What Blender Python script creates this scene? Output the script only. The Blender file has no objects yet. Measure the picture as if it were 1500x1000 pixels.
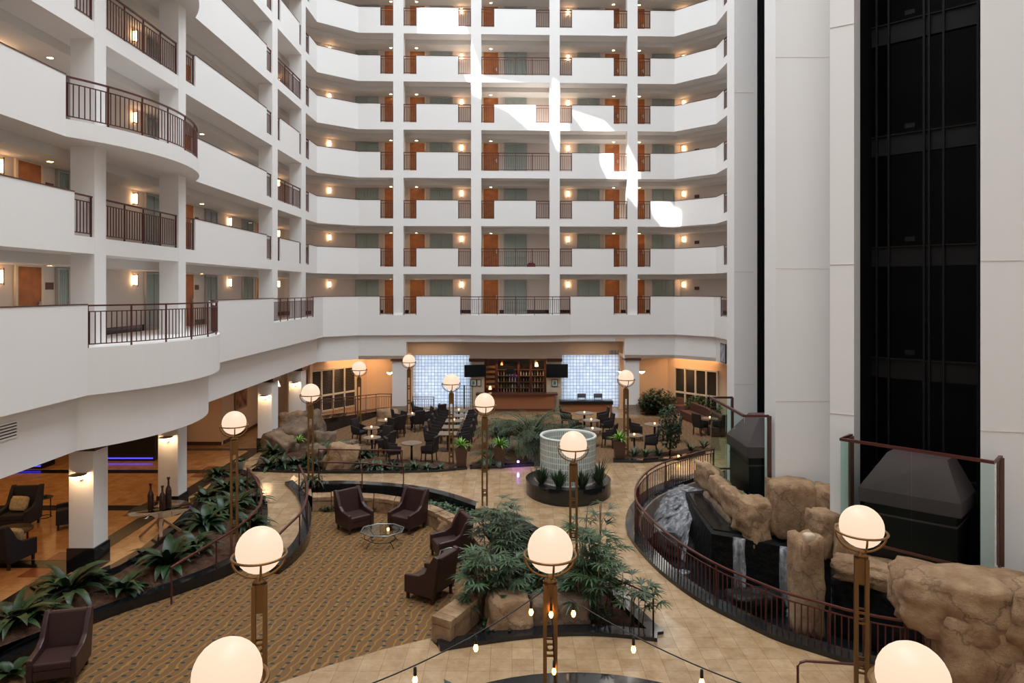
import bpy, bmesh, math, random
from mathutils import Vector, Matrix, noise
from mathutils.geometry import delaunay_2d_cdt
PI = math.pi
C = bpy.context.scene.collection
sc = bpy.context.scene
E = 7.3            # eye height above the lobby floor
F = 1000.0         # focal length in pixels of the 1500 px wide frame
HOR = 425.0        # image row of the horizon

# ------------------------------------------------------------------ camera, world, sun, skylight, exposure
cd = bpy.data.cameras.new('camera'); cam = bpy.data.objects.new('camera', cd); C.objects.link(cam)
cd.sensor_width = 36; cd.lens = 24; cd.shift_y = -75/1500; cd.clip_end = 300
cam.location = (0, 0, E); cam.rotation_euler = (PI/2, 0, 0); sc.camera = cam
w = bpy.data.worlds.new('world'); sc.world = w; w.use_nodes = True
w.node_tree.nodes['Background'].inputs[0].default_value = (.75, .87, 1, 1)
w.node_tree.nodes['Background'].inputs[1].default_value = .8
sc.view_settings.view_transform = 'Standard'; sc.view_settings.look = 'None'
sc.view_settings.gamma = 1; sc.view_settings.use_curve_mapping = False
sc.view_settings.exposure = 0.0
SUN_DIR = Vector((.42, .80, -1.0)).normalized()
sl = bpy.data.lights.new('sun', 'SUN'); sl.energy = 22; sl.angle = .012; sl.color = (1, .97, .92)
so = bpy.data.objects.new('sun', sl); C.objects.link(so); so.location = (-20, -10, 60)
so.rotation_euler = SUN_DIR.to_track_quat('-Z', 'Y').to_euler()
def area(name, loc, size, energy, col, rot=(0, 0, 0), spread=None):
    l = bpy.data.lights.new(name, 'AREA'); l.shape = 'RECTANGLE'; l.size, l.size_y = size
    l.energy = energy; l.color = col
    if spread: l.spread = spread
    o = bpy.data.objects.new(name, l); C.objects.link(o); o.location = loc; o.rotation_euler = rot
    return o
area('skylight_far', (0, 27, 33.6), (18, 24), 5300, (.84, .925, 1), spread=2.45)
area('skylight_near', (0, 6, 33.6), (18, 18), 3300, (.91, .96, 1), spread=2.5)
area('lobby_light', (-18, 21, 3.15), (12, 18), 400, (1, .53, .21))
area('far_left_light', (-9.2, 40.6, 3.2), (3, 2.4), 75, (1, .6, .3))
area('far_right_light', (10.6, 40.4, 3.2), (3, 2.4), 70, (1, .58, .28))
area('bar_left_light', (-5, 41.0, 4.1), (2.4, .8), 14, (1, .6, .3))
area('bar_right_light', (5, 41.0, 4.1), (2.4, .8), 16, (1, .6, .3))

random.seed(7)
R = random.random
def U(a, b): return a + (b-a)*R()

# ------------------------------------------------------------------ materials
MATS = {}
def mat(name, col, rough=.6, metal=0, spec=.5, var=0, vscale=3, bump=0, bscale=20, emit=None, estr=0, trans=0, ior=1.45, coat=0):
    if name in MATS: return MATS[name]
    m = bpy.data.materials.new(name); m.use_nodes = True; MATS[name] = m
    nt = m.node_tree; b = nt.nodes['Principled BSDF']
    b.inputs['Base Color'].default_value = (*col, 1); b.inputs['Roughness'].default_value = rough
    b.inputs['Metallic'].default_value = metal; b.inputs['Specular IOR Level'].default_value = spec
    b.inputs['Transmission Weight'].default_value = trans; b.inputs['IOR'].default_value = ior
    b.inputs['Coat Weight'].default_value = coat
    if emit: b.inputs['Emission Color'].default_value = (*emit, 1); b.inputs['Emission Strength'].default_value = estr
    if var or bump:
        tc = nt.nodes.new('ShaderNodeTexCoord')
    if var:
        n = nt.nodes.new('ShaderNodeTexNoise'); n.inputs['Scale'].default_value = vscale; n.inputs['Detail'].default_value = 5
        r = nt.nodes.new('ShaderNodeValToRGB')
        r.color_ramp.elements[0].position = .3; r.color_ramp.elements[1].position = .7
        r.color_ramp.elements[0].color = (*[c*(1-var) for c in col], 1); r.color_ramp.elements[1].color = (*[min(1, c*(1+var)) for c in col], 1)
        nt.links.new(tc.outputs['Object'], n.inputs['Vector']); nt.links.new(n.outputs['Fac'], r.inputs['Fac']); nt.links.new(r.outputs['Color'], b.inputs['Base Color'])
    if bump:
        n2 = nt.nodes.new('ShaderNodeTexNoise'); n2.inputs['Scale'].default_value = bscale; n2.inputs['Detail'].default_value = 6
        bp = nt.nodes.new('ShaderNodeBump'); bp.inputs['Strength'].default_value = bump; bp.inputs['Distance'].default_value = .05
        nt.links.new(tc.outputs['Object'], n2.inputs['Vector']); nt.links.new(n2.outputs['Fac'], bp.inputs['Height']); nt.links.new(bp.outputs['Normal'], b.inputs['Normal'])
    return m
class NT:
    def __init__(s, m): s.nt = m.node_tree; s.b = s.nt.nodes['Principled BSDF']
    def n(s, t, **k):
        x = s.nt.nodes.new(t)
        for a, v in k.items():
            if a.startswith('_'): setattr(x, a[1:], v)
            else: x.inputs[a.replace('__', ' ')].default_value = v
        return x
    def l(s, a, b): s.nt.links.new(a, b)
    def math(s, op, a, b=None):
        x = s.nt.nodes.new('ShaderNodeMath'); x.operation = op
        for i, v in enumerate((a, b)):
            if v is None: continue
            if isinstance(v, (int, float)): x.inputs[i].default_value = v
            else: s.l(v, x.inputs[i])
        return x.outputs[0]
    def mix(s, f, a, b):
        x = s.nt.nodes.new('ShaderNodeMix'); x.data_type = 'RGBA'
        for i, v in ((0, f), (6, a), (7, b)):
            if isinstance(v, (int, float)): x.inputs[i].default_value = v
            elif isinstance(v, tuple): x.inputs[i].default_value = (*v, 1)
            else: s.l(v, x.inputs[i])
        return x.outputs[2]
white = mat('white_paint', (.83, .80, .775), .55, bump=.03, bscale=6)
inner = mat('corridor_paint', (.66, .58, .52), .7)
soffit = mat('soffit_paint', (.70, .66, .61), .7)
amber = mat('amber_plaster', (.75, .54, .37), .6)
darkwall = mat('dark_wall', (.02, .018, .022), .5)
wood = mat('door_wood', (.34, .115, .03), .4, var=.25, vscale=4)
frame_m = mat('frame_cream', (.72, .60, .45), .5)
rail_m = mat('railing_brown', (.095, .026, .02), .38, metal=.2)
cap_m = mat('parapet_cap', (.09, .035, .022), .4)
granite = mat('black_granite', (.010, .011, .012), .12, var=.4, vscale=30, coat=.3)
soil = mat('soil', (.075, .032, .016), .95, var=.5, vscale=8, bump=.8, bscale=25)
bronze = mat('bronze', (.25, .135, .05), .38, metal=.75)
globe_m = mat('globe_glass', (.12, .1, .08), .35, spec=.3, emit=(1, .735, .535), estr=.97)
sconce_m = mat('sconce_glow', (1, .8, .6), .5, emit=(1, .62, .33), estr=13)
down_m = mat('downlight_glow', (1, .8, .6), .5, emit=(1, .60, .26), estr=60)
bulb_m = mat('bulb_glow', (1, .6, .2), .5, emit=(1, .42, .08), estr=14)
candle_m = mat('candle_glow', (1, .7, .4), .5, emit=(1, .6, .3), estr=2.5)
steel = mat('steel', (.55, .55, .55), .3, metal=1)
black = mat('black', (.008, .008, .009), .35)
shaft_m = mat('shaft_black', (.0022, .002, .002), .7, spec=.2)
shaft_bar = mat('shaft_bar', (.0045, .004, .004), .6, spec=.25)
curtain = mat('curtain', (.62, .66, .62), .8)
pane_dark = mat('dark_pane', (.03, .04, .045), .08, coat=.4)
leather = mat('brown_leather', (.040, .017, .014), .42, bump=.05, bscale=60)
navy = mat('navy_fabric', (.02, .022, .035), .8)
chair_m = mat('dark_chair_fabric', (.022, .016, .016), .6)
tabletop_m = mat('pale_tabletop', (.20, .145, .10), .4, spec=.3)
darktable = mat('dark_wood', (.035, .02, .014), .35)
brownwood = mat('table_leg_wood', (.30, .15, .075), .5)
leafA = mat('leaf_dark', (.017, .042, .013), .42, var=.5, vscale=5)
leafB = mat('leaf_mid', (.032, .068, .022), .45, var=.45, vscale=4)
leafC = mat('leaf_lime', (.14, .30, .03), .45, var=.3)
leafG = mat('leaf_greygreen', (.052, .078, .036), .5, var=.4, vscale=4)
stem_m = mat('stem', (.10, .07, .035), .7)
pot_m = mat('pot_brown', (.075, .035, .02), .4)
mahog = mat('mahogany', (.10, .032, .02), .3)
barfront = mat('bar_front', (.32, .12, .05), .4)
hood_m = mat('elevator_housing', (.105, .062, .064), .5)
screen_m = mat('tv_screen', (.012, .014, .018), .15)
blue_m = mat('blue_led', (.1, .1, 1), .5, emit=(.05, .04, 1), estr=2.2)
cushion_m = mat('leaf_print_cushion', (.50, .43, .28), .8, var=.3, vscale=12)
teal_m = mat('teal_print', (.05, .30, .30), .6)
paper_m = mat('paper', (.7, .66, .58), .7)
waterm = mat('dark_water', (.006, .008, .009), .04, bump=.25, bscale=4)
concrete = mat('pool_wall', (.30, .235, .19), .8, var=.2, vscale=2, bump=.2, bscale=6)
glass = mat('clear_glass', (.74, .87, .83), .01, trans=1, ior=1.02)
tglass = mat('table_glass', (.78, .84, .84), .0, trans=1, ior=1.12)

def tile_mat(name, a, b, mortar, tile=.46, rough=.13):
    m = mat(name, a, rough); t = NT(m)
    tc = t.n('ShaderNodeTexCoord')
    br = t.n('ShaderNodeTexBrick', _offset=.0, Scale=1.0, Mortar__Size=.0035, Brick__Width=tile, Row__Height=tile)
    br.inputs['Color1'].default_value = (*a, 1); br.inputs['Color2'].default_value = (*b, 1); br.inputs['Mortar'].default_value = (*mortar, 1)
    no = t.n('ShaderNodeTexNoise', Scale=2.6, Detail=9, Roughness=.7); no2 = t.n('ShaderNodeTexNoise', Scale=14, Detail=6)
    for x in (br, no, no2): t.l(tc.outputs['Object'], x.inputs['Vector'])
    r = t.n('ShaderNodeValToRGB'); r.color_ramp.elements[0].position = .35; r.color_ramp.elements[1].position = .68
    r.color_ramp.elements[0].color = (.62, .52, .42, 1); r.color_ramp.elements[1].color = (1, 1, 1, 1)
    t.l(no.outputs['Fac'], r.inputs['Fac'])
    mx = t.nt.nodes.new('ShaderNodeMix'); mx.data_type = 'RGBA'; mx.blend_type = 'MULTIPLY'; mx.inputs[0].default_value = .8
    t.l(br.outputs['Color'], mx.inputs[6]); t.l(r.outputs['Color'], mx.inputs[7]); t.l(mx.outputs[2], t.b.inputs['Base Color'])
    t.l(t.math('ADD', t.math('MULTIPLY', no2.outputs['Fac'], .12), rough-.04), t.b.inputs['Roughness'])
    return m
trav = tile_mat('travertine_tile', (.50, .35, .205), (.40, .27, .15), (.19, .125, .07))
amber_tile = tile_mat('lobby_tile', (.62, .37, .17), (.54, .30, .13), (.28, .15, .06))
slate = mat('dark_marble', (.012, .011, .010), .18, var=.5, vscale=3)
redtile = mat('red_marble', (.26, .085, .035), .2, var=.2)

def carpet_mat(name, base, line, dash):
    m = mat(name, base, .95); t = NT(m); t.b.inputs['Specular IOR Level'].default_value = .1
    tc = t.n('ShaderNodeTexCoord')
    mp = t.n('ShaderNodeMapping'); mp.inputs['Rotation'].default_value = (0, 0, .25)
    t.l(tc.outputs['Object'], mp.inputs['Vector'])
    wv = t.n('ShaderNodeTexWave', Scale=1.7, Distortion=6, Detail=2, Detail__Scale=1.3)
    t.l(mp.outputs['Vector'], wv.inputs['Vector'])
    ln = t.math('GREATER_THAN', wv.outputs['Fac'], .90)
    m2 = t.n('ShaderNodeMapping'); m2.inputs['Scale'].default_value = (3.1, 4.2, 1); t.l(tc.outputs['Object'], m2.inputs['Vector'])
    vo = t.n('ShaderNodeTexVoronoi', _voronoi_dimensions='2D', Scale=1, Randomness=.25); t.l(m2.outputs['Vector'], vo.inputs['Vector'])
    d = t.math('LESS_THAN', vo.outputs['Distance'], .16)
    no = t.n('ShaderNodeTexNoise', Scale=120, Detail=2); t.l(tc.outputs['Object'], no.inputs['Vector'])
    c1 = t.mix(ln, base, line); c2 = t.mix(d, c1, dash)
    c3 = t.mix(t.math('MULTIPLY', no.outputs['Fac'], .35), c2, (.05, .03, .015)); t.l(c3, t.b.inputs['Base Color'])
    return m
carpet = carpet_mat('patterned_carpet', (.185, .098, .044), (.30, .165, .05), (.035, .052, .045))
rcarpet = carpet_mat('dining_carpet', (.20, .112, .06), (.25, .145, .07), (.12, .068, .04))

def rock_mat(name, a, b):
    m = mat(name, a, .85); t = NT(m); tc = t.n('ShaderNodeTexCoord')
    n1 = t.n('ShaderNodeTexNoise', Scale=1.4, Detail=9, Roughness=.65); n2 = t.n('ShaderNodeTexNoise', Scale=7, Detail=8, Roughness=.7)
    vo = t.n('ShaderNodeTexVoronoi', _feature='DISTANCE_TO_EDGE', Scale=.8)
    ds = t.n('ShaderNodeMixRGB', Fac=.5); 
    t.l(tc.outputs['Object'], ds.inputs['Color1']); t.l(n1.outputs['Color'], ds.inputs['Color2']); t.l(ds.outputs[0], vo.inputs['Vector'])
    for x in (n1, n2): t.l(tc.outputs['Object'], x.inputs['Vector'])
    r = t.n('ShaderNodeValToRGB'); e = r.color_ramp.elements; e[0].position = .33; e[1].position = .66; e[0].color = (*b, 1); e[1].color = (*a, 1)
    t.l(n1.outputs['Fac'], r.inputs['Fac'])
    cr = t.math('LESS_THAN', vo.outputs['Distance'], .009)
    c = t.mix(t.math('MULTIPLY', cr, .4), r.outputs['Color'], tuple(x*.25 for x in b)); t.l(c, t.b.inputs['Base Color'])
    bp = t.n('ShaderNodeBump', Strength=.8, Distance=.08); h = t.math('SUBTRACT', n2.outputs['Fac'], t.math('MULTIPLY', cr, .6))
    t.l(h, bp.inputs['Height']); t.l(bp.outputs['Normal'], t.b.inputs['Normal'])
    return m
rock_m = rock_mat('sandstone', (.46, .30, .17), (.22, .115, .055))
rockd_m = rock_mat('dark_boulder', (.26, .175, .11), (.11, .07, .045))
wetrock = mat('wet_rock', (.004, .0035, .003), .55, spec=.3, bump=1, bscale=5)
veil = mat('water_veil', (.62, .62, .64), .5, var=.3, vscale=9)
def veil_setup():
    t = NT(veil); tc = t.n('ShaderNodeTexCoord'); mp = t.n('ShaderNodeMapping'); mp.inputs['Scale'].default_value = (5, 5, .35)
    no = t.n('ShaderNodeTexNoise', Scale=1.2, Detail=2.5); t.l(tc.outputs['Object'], mp.inputs['Vector']); t.l(mp.outputs['Vector'], no.inputs['Vector'])
    r = t.n('ShaderNodeValToRGB'); r.color_ramp.elements[0].position = .28; r.color_ramp.elements[1].position = .92
    t.l(no.outputs['Fac'], r.inputs['Fac']); t.l(t.math('MULTIPLY', r.outputs['Color'], .75), t.b.inputs['Alpha'])
veil_setup()
def block_mat():
    m = bpy.data.materials.new('glass_block'); m.use_nodes = True; nt = m.node_tree; t = NT(m)
    tc = t.n('ShaderNodeTexCoord'); sp = t.n('ShaderNodeSeparateXYZ'); cb = t.n('ShaderNodeCombineXYZ')
    t.l(tc.outputs['Object'], sp.inputs[0]); t.l(sp.outputs['X'], cb.inputs['X']); t.l(sp.outputs['Z'], cb.inputs['Y'])
    br = t.n('ShaderNodeTexBrick', _offset=0.0, Scale=1.0, Mortar__Size=.012, Mortar__Smooth=.3, Brick__Width=.2, Row__Height=.2, Bias=0.0)
    br.inputs['Color1'].default_value = (.95, .98, 1, 1); br.inputs['Color2'].default_value = (.74, .80, .88, 1); br.inputs['Mortar'].default_value = (.10, .12, .16, 1)
    t.l(cb.outputs[0], br.inputs['Vector'])
    no = t.n('ShaderNodeTexNoise', Scale=16, Detail=3); t.l(tc.outputs['Object'], no.inputs['Vector'])
    c = t.mix(t.math('MULTIPLY', no.outputs['Fac'], .55), br.outputs['Color'], (.25, .33, .45))
    tr = t.n('ShaderNodeBsdfTranslucent'); t.l(c, tr.inputs['Color']); t.l(c, t.b.inputs['Base Color']); t.b.inputs['Roughness'].default_value = .1
    mx = t.n('ShaderNodeMixShader', Fac=.7); t.l(t.b.outputs[0], mx.inputs[1]); t.l(tr.outputs[0], mx.inputs[2])
    t.l(mx.outputs[0], nt.nodes['Material Output'].inputs['Surface'])
    return m
block_m = block_mat()
def ring_block_mat():
    m = mat('ring_glass_block', (.52, .56, .50), .12); t = NT(m)
    tc = t.n('ShaderNodeTexCoord'); br = t.n('ShaderNodeTexBrick', _offset=0.0, Scale=1.0, Mortar__Size=.10, Mortar__Smooth=.2, Brick__Width=.5, Row__Height=1.0)
    br.inputs['Color1'].default_value = (.42, .46, .42, 1); br.inputs['Color2'].default_value = (.30, .34, .31, 1); br.inputs['Mortar'].default_value = (.70, .72, .66, 1)
    t.l(tc.outputs['UV'], br.inputs['Vector']); t.l(br.outputs['Color'], t.b.inputs['Base Color'])
    return m
ring_m = ring_block_mat()

# ------------------------------------------------------------------ mesh helpers
class MB:
    def __init__(s): s.v = []; s.f = []; s.sm = []
    def add(s, vs, fs, smooth=False):
        k = len(s.v); s.v += [tuple(v) for v in vs]; s.f += [tuple(i+k for i in f) for f in fs]; s.sm += [smooth]*len(fs); return s
    def box(s, x0, x1, y0, y1, z0, z1, M=None):
        vs = [Vector((x, y, z)) for z in (z0, z1) for x, y in ((x0, y0), (x1, y0), (x1, y1), (x0, y1))]
        if M: vs = [M @ v for v in vs]
        return s.add(vs, [(3, 2, 1, 0), (4, 5, 6, 7), (0, 1, 5, 4), (1, 2, 6, 5), (2, 3, 7, 6), (3, 0, 4, 7)])
    def cbox(s, c, d, rz=0):
        M = Matrix.Translation(c) @ Matrix.Rotation(rz, 4, 'Z')
        return s.box(-d[0]/2, d[0]/2, -d[1]/2, d[1]/2, -d[2]/2, d[2]/2, M)
    def prism(s, pts, lo, hi, axis='z', M=None):
        n = len(pts)
        if axis == 'z': P = [Vector((a, b, lo)) for a, b in pts]+[Vector((a, b, hi)) for a, b in pts]
        elif axis == 'x': P = [Vector((lo, a, b)) for a, b in pts]+[Vector((hi, a, b)) for a, b in pts]
        else: P = [Vector((a, lo, b)) for a, b in pts]+[Vector((a, hi, b)) for a, b in pts]
        if M: P = [M @ p for p in P]
        return s.add(P, [tuple(reversed(range(n))), tuple(range(n, 2*n))]+[(i, (i+1) % n, n+(i+1) % n, n+i) for i in range(n)])
    def bar(s, a, b, wd, ht=None):      # square bar between two points
        a, b = Vector(a), Vector(b); ht = ht or wd; d = b-a; L = d.length
        if L < 1e-6: return s
        q = d.to_track_quat('Y', 'Z').to_matrix().to_4x4()
        return s.box(-wd/2, wd/2, 0, L, -ht/2, ht/2, Matrix.Translation(a) @ q)
    def strip(s, pts, wd, ht):          # mitred ribbon bar along points (3D), constant section
        n = len(pts); V = [Vector(p) for p in pts]; vs = []
        for i in range(n):
            d = (V[min(i+1, n-1)]-V[max(i-1, 0)]); d.z = 0; d.normalize(); nn = Vector((-d.y, d.x, 0))*wd/2
            for sx, sz in ((-1, -1), (1, -1), (1, 1), (-1, 1)): vs.append(V[i]+nn*sx+Vector((0, 0, ht/2*sz)))
        fs = [(0, 1, 2, 3), (4*n-1, 4*n-2, 4*n-3, 4*n-4)]
        for i in range(n-1):
            for j in range(4): fs.append((4*i+j, 4*(i+1)+j, 4*(i+1)+(j+1) % 4, 4*i+(j+1) % 4))
        return s.add(vs, fs)
    def tube(s, pts, r, n=8, closed=False):
        V = [Vector(p) for p in pts]; m = len(V); vs = []; rr = r if isinstance(r, (list, tuple)) else [r]*m
        for i in range(m):
            if closed: d = V[(i+1) % m]-V[i-1]
            else: d = V[min(i+1, m-1)]-V[max(i-1, 0)]
            d.normalize(); up = Vector((0, 0, 1)) if abs(d.z) < .95 else Vector((1, 0, 0))
            a = d.cross(up).normalized(); b = a.cross(d)
            for k in range(n):
                t = 2*PI*k/n; vs.append(V[i]+(a*math.cos(t)+b*math.sin(t))*rr[i])
        fs = []
        for i in range(m if closed else m-1):
            for k in range(n): j = (i+1) % m; fs.append((i*n+k, i*n+(k+1) % n, j*n+(k+1) % n, j*n+k))
        if not closed: fs += [tuple(range(n-1, -1, -1)), tuple(range((m-1)*n, m*n))]
        return s.add(vs, fs, True)
    def lathe(s, prof, n=20, c=(0, 0, 0), close=True):
        m = len(prof); vs = []
        for r, z in prof:
            for k in range(n): t = 2*PI*k/n; vs.append((c[0]+r*math.cos(t), c[1]+r*math.sin(t), c[2]+z))
        fs = [(i*n+k, i*n+(k+1) % n, (i+1)*n+(k+1) % n, (i+1)*n+k) for i in range(m-1) for k in range(n)]
        if close: fs += [tuple(range(n-1, -1, -1)), tuple(range((m-1)*n, m*n))]
        return s.add(vs, fs, True)
    def sphere(s, c, r, n=16, sz=1):
        m = n//2; return s.lathe([(max(1e-4, r*math.sin(PI*i/m)), -r*sz*math.cos(PI*i/m)) for i in range(m+1)], n, c)
    def leaf(s, base, az, L, W, up=.9, droop=1.6, n=5, fold=.25):
        p = Vector(base); ang = up; h = Vector((math.cos(az), math.sin(az), 0)); side = Vector((-math.sin(az), math.cos(az), 0)); vs = []
        for i in range(n+1):
            t = i/n; wd = W*math.sin(PI*min(1, .12+.88*t)**.9)*.5 if i < n else .002
            nrm = Vector((0, 0, 1))*math.cos(ang)-h*math.sin(ang)
            vs += [p+side*wd+nrm*wd*fold, p.copy(), p-side*wd+nrm*wd*fold]
            p = p+(h*math.cos(ang)+Vector((0, 0, math.sin(ang))))*L/n; ang -= droop/n
        fs = []
        for i in range(n):
            a = 3*i; fs += [(a, a+1, a+4, a+3), (a+1, a+2, a+5, a+4)]
        return s.add(vs, fs, True)
    def build(s, name, m, parent=None, bev=0):
        me = bpy.data.meshes.new(name); me.from_pydata(s.v, [], s.f); me.materials.append(m)
        me.polygons.foreach_set('use_smooth', s.sm); me.update()
        o = bpy.data.objects.new(name, me); C.objects.link(o)
        if parent: o.parent = parent
        if bev:
            b = o.modifiers.new('bevel', 'BEVEL'); b.width = bev; b.segments = 2; b.limit_method = 'ANGLE'
        return o
def tag(o, label, cat=None, group=None, kind=None):
    o['label'] = label
    if cat: o['category'] = cat
    if group: o['group'] = group
    if kind: o['kind'] = kind
    return o
def thing(name, label, cat, loc=(0, 0, 0), rz=0, group=None):
    o = bpy.data.objects.new(name, None); o.empty_display_size = .1; C.objects.link(o); o.location = loc; o.rotation_euler = (0, 0, rz)
    return tag(o, label, cat, group)
def struct(name, mb, m, label, cat=None, parent=None, bev=0):
    o = mb.build(name, m, parent, bev)
    if not parent: tag(o, label, cat or 'building', kind='structure')
    return o
def dup(root, loc, rz, label, group=None):
    r = root.copy(); C.objects.link(r); r.location = loc; r.rotation_euler = (0, 0, rz); r['label'] = label
    if group: r['group'] = group
    for ch in list(root.children):
        c = ch.copy(); C.objects.link(c); c.parent = r
        for g in ch.children:
            d = g.copy(); C.objects.link(d); d.parent = c
    return r

# ------------------------------------------------------------------ places: pixel of the photo -> point of the place
def h(Y):                               # the walks slope down by .65 m towards the near side
    return -.65*max(0, min(1, (26-Y)/9))
def G(x, y, dz=0, z=None):              # a point dz above the floor (or at height z)
    zz = 0 if z is None else z
    for _ in range(14):
        Y = (E-zz)*1000/(y-HOR)
        if z is None: zz = h(Y)+dz
    return Vector(((x-750)/1000*Y, Y, zz))
def D(x, y, Y): return Vector(((x-750)/1000*Y, Y, E-(y-HOR)/1000*Y))
def inpoly(p, poly):
    x, y = p[0], p[1]; c = False; n = len(poly)
    for i in range(n):
        x1, y1 = poly[i][0], poly[i][1]; x2, y2 = poly[i-1][0], poly[i-1][1]
        if (y1 > y) != (y2 > y) and x < (x2-x1)*(y-y1)/(y2-y1)+x1: c = not c
    return c
def smooth(pts, k=2, closed=False):     # Chaikin
    P = [Vector(p) for p in pts]
    for _ in range(k):
        Q = [] if closed else [P[0]]
        n = len(P)
        for i in range(n if closed else n-1):
            a, b = P[i], P[(i+1) % n]; Q += [a*.75+b*.25, a*.25+b*.75]
        if not closed: Q.append(P[-1])
        P = Q
    return P
def offset(pts, d, closed=False):       # to the left of travel
    n = len(pts); out = []
    for i in range(n):
        p = Vector(pts[i][:2]); a = Vector(pts[i-1][:2]) if (i or closed) else None; b = Vector(pts[(i+1) % n][:2]) if (i < n-1 or closed) else None
        n1 = Vector((-(p-a).y, (p-a).x)).normalized() if a is not None else None
        n2 = Vector((-(b-p).y, (b-p).x)).normalized() if b is not None else None
        if n1 is None: m = n2
        elif n2 is None: m = n1
        else:
            m = (n1+n2)
            m = m/max(.3, m.length_squared/2) if m.length > .01 else n1
        out.append(Vector((p.x+m.x*d, p.y+m.y*d)))
    return out
def region(name, m, inc, exc, zf, label, grid=1.2, cat='floor', kind='structure'):
    V = []; Ed = []
    for poly in [inc]+exc:
        k = len(V); n = len(poly); V += [Vector((p[0], p[1])) for p in poly]; Ed += [(k+i, k+(i+1) % n) for i in range(n)]
    xs = [p[0] for p in inc]; ys = [p[1] for p in inc]
    gx = min(xs)+.31
    while gx < max(xs):
        gy = min(ys)+.37
        while gy < max(ys):
            V.append(Vector((gx, gy))); gy += grid
        gx += grid
    vo, eo, fo, *_ = delaunay_2d_cdt(V, Ed, [], 0, 1e-5)
    mb = MB(); fs = []
    for f in fo:
        c = sum((vo[i] for i in f), Vector((0, 0)))/len(f)
        if inpoly(c, inc) and not any(inpoly(c, e) for e in exc): fs.append(tuple(f))
    mb.add([(v.x, v.y, zf(v.x, v.y)) for v in vo], fs)
    o = mb.build(name, m)
    bm = bmesh.new(); bm.from_mesh(o.data); bmesh.ops.delete(bm, geom=[v for v in bm.verts if not v.link_faces], context='VERTS')
    bmesh.ops.recalc_face_normals(bm, faces=bm.faces)
    if sum(f.normal.z for f in bm.faces) < 0: bmesh.ops.reverse_faces(bm, faces=bm.faces)
    bm.to_mesh(o.data); bm.free()
    return tag(o, label, cat, kind=kind)
def kerb(name, pts, wd, top, bottom, label, m=granite, closed=False, side=0):
    # ribbon wall along pts (world); top/bottom are functions of (x, y) or offsets to the floor
    P = [Vector(p[:2]) for p in pts]
    A = offset(P, wd/2+side, closed); B = offset(P, -wd/2+side, closed); n = len(P); mb = MB(); vs = []
    for a, b in zip(A, B):
        t0 = top(a.x, a.y) if callable(top) else h(a.y)+top; t1 = top(b.x, b.y) if callable(top) else h(b.y)+top
        vs += [(a.x, a.y, bottom), (a.x, a.y, t0), (b.x, b.y, t1), (b.x, b.y, bottom)]
    fs = []
    for i in range(n if closed else n-1):
        j = (i+1) % n
        for k in range(4): fs.append((4*i+k, 4*i+(k+1) % 4, 4*j+(k+1) % 4, 4*j+k))
    if not closed: fs += [(3, 2, 1, 0), (4*n-4, 4*n-3, 4*n-2, 4*n-1)]
    mb.add(vs, fs); o = mb.build(name, m)
    return tag(o, label, 'planter kerb', kind='structure')

# ------------------------------------------------------------------ railings
def along(pts, d0, step):               # points every step along a polyline
    P = [Vector(p) for p in pts]; out = []; acc = 0; nxt = d0
    for a, b in zip(P, P[1:]):
        L = (b-a).length
        while nxt <= acc+L+1e-6:
            out.append(a.lerp(b, (nxt-acc)/L if L else 0)); nxt += step
        acc += L
    return out
def plen(pts): return sum((Vector(b)-Vector(a)).length for a, b in zip(pts, pts[1:]))
def railing(pts, label, group=None, H=1.07, name='balcony_railing', step=.13, post_step=1.05, baluster=True, cat='railing', bw=.018):
    P = [Vector(p) for p in pts]; base = P[0].copy(); t = thing(name, label, cat, base, 0, group); P = [p-base for p in P]
    up = lambda z: [(p.x, p.y, p.z+z) for p in P]
    MB().strip(up(H-.02), .06, .04).build('handrail', rail_m, t)
    L = plen(P); n = max(1, round(L/post_step)); e = .025
    for p in along(P, e, (L-2*e)/n)[:n+1]:
        MB().cbox((p.x, p.y, p.z+H/2-.02), (.035, .035, H-.04)).build('post', rail_m, t)
    if baluster:
        MB().strip(up(H-.17), .03, .025).build('upper_rail', rail_m, t)
        MB().strip(up(.09), .03, .025).build('bottom_rail', rail_m, t)
        nb = max(2, round(L/step)); mb = MB()
        for p in along(P, L/nb/2, L/nb): mb.cbox((p.x, p.y, p.z+(.09+H-.17)/2), (bw, bw, H-.26))
        mb.build('baluster_infill', rail_m, t)
    return t

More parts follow.
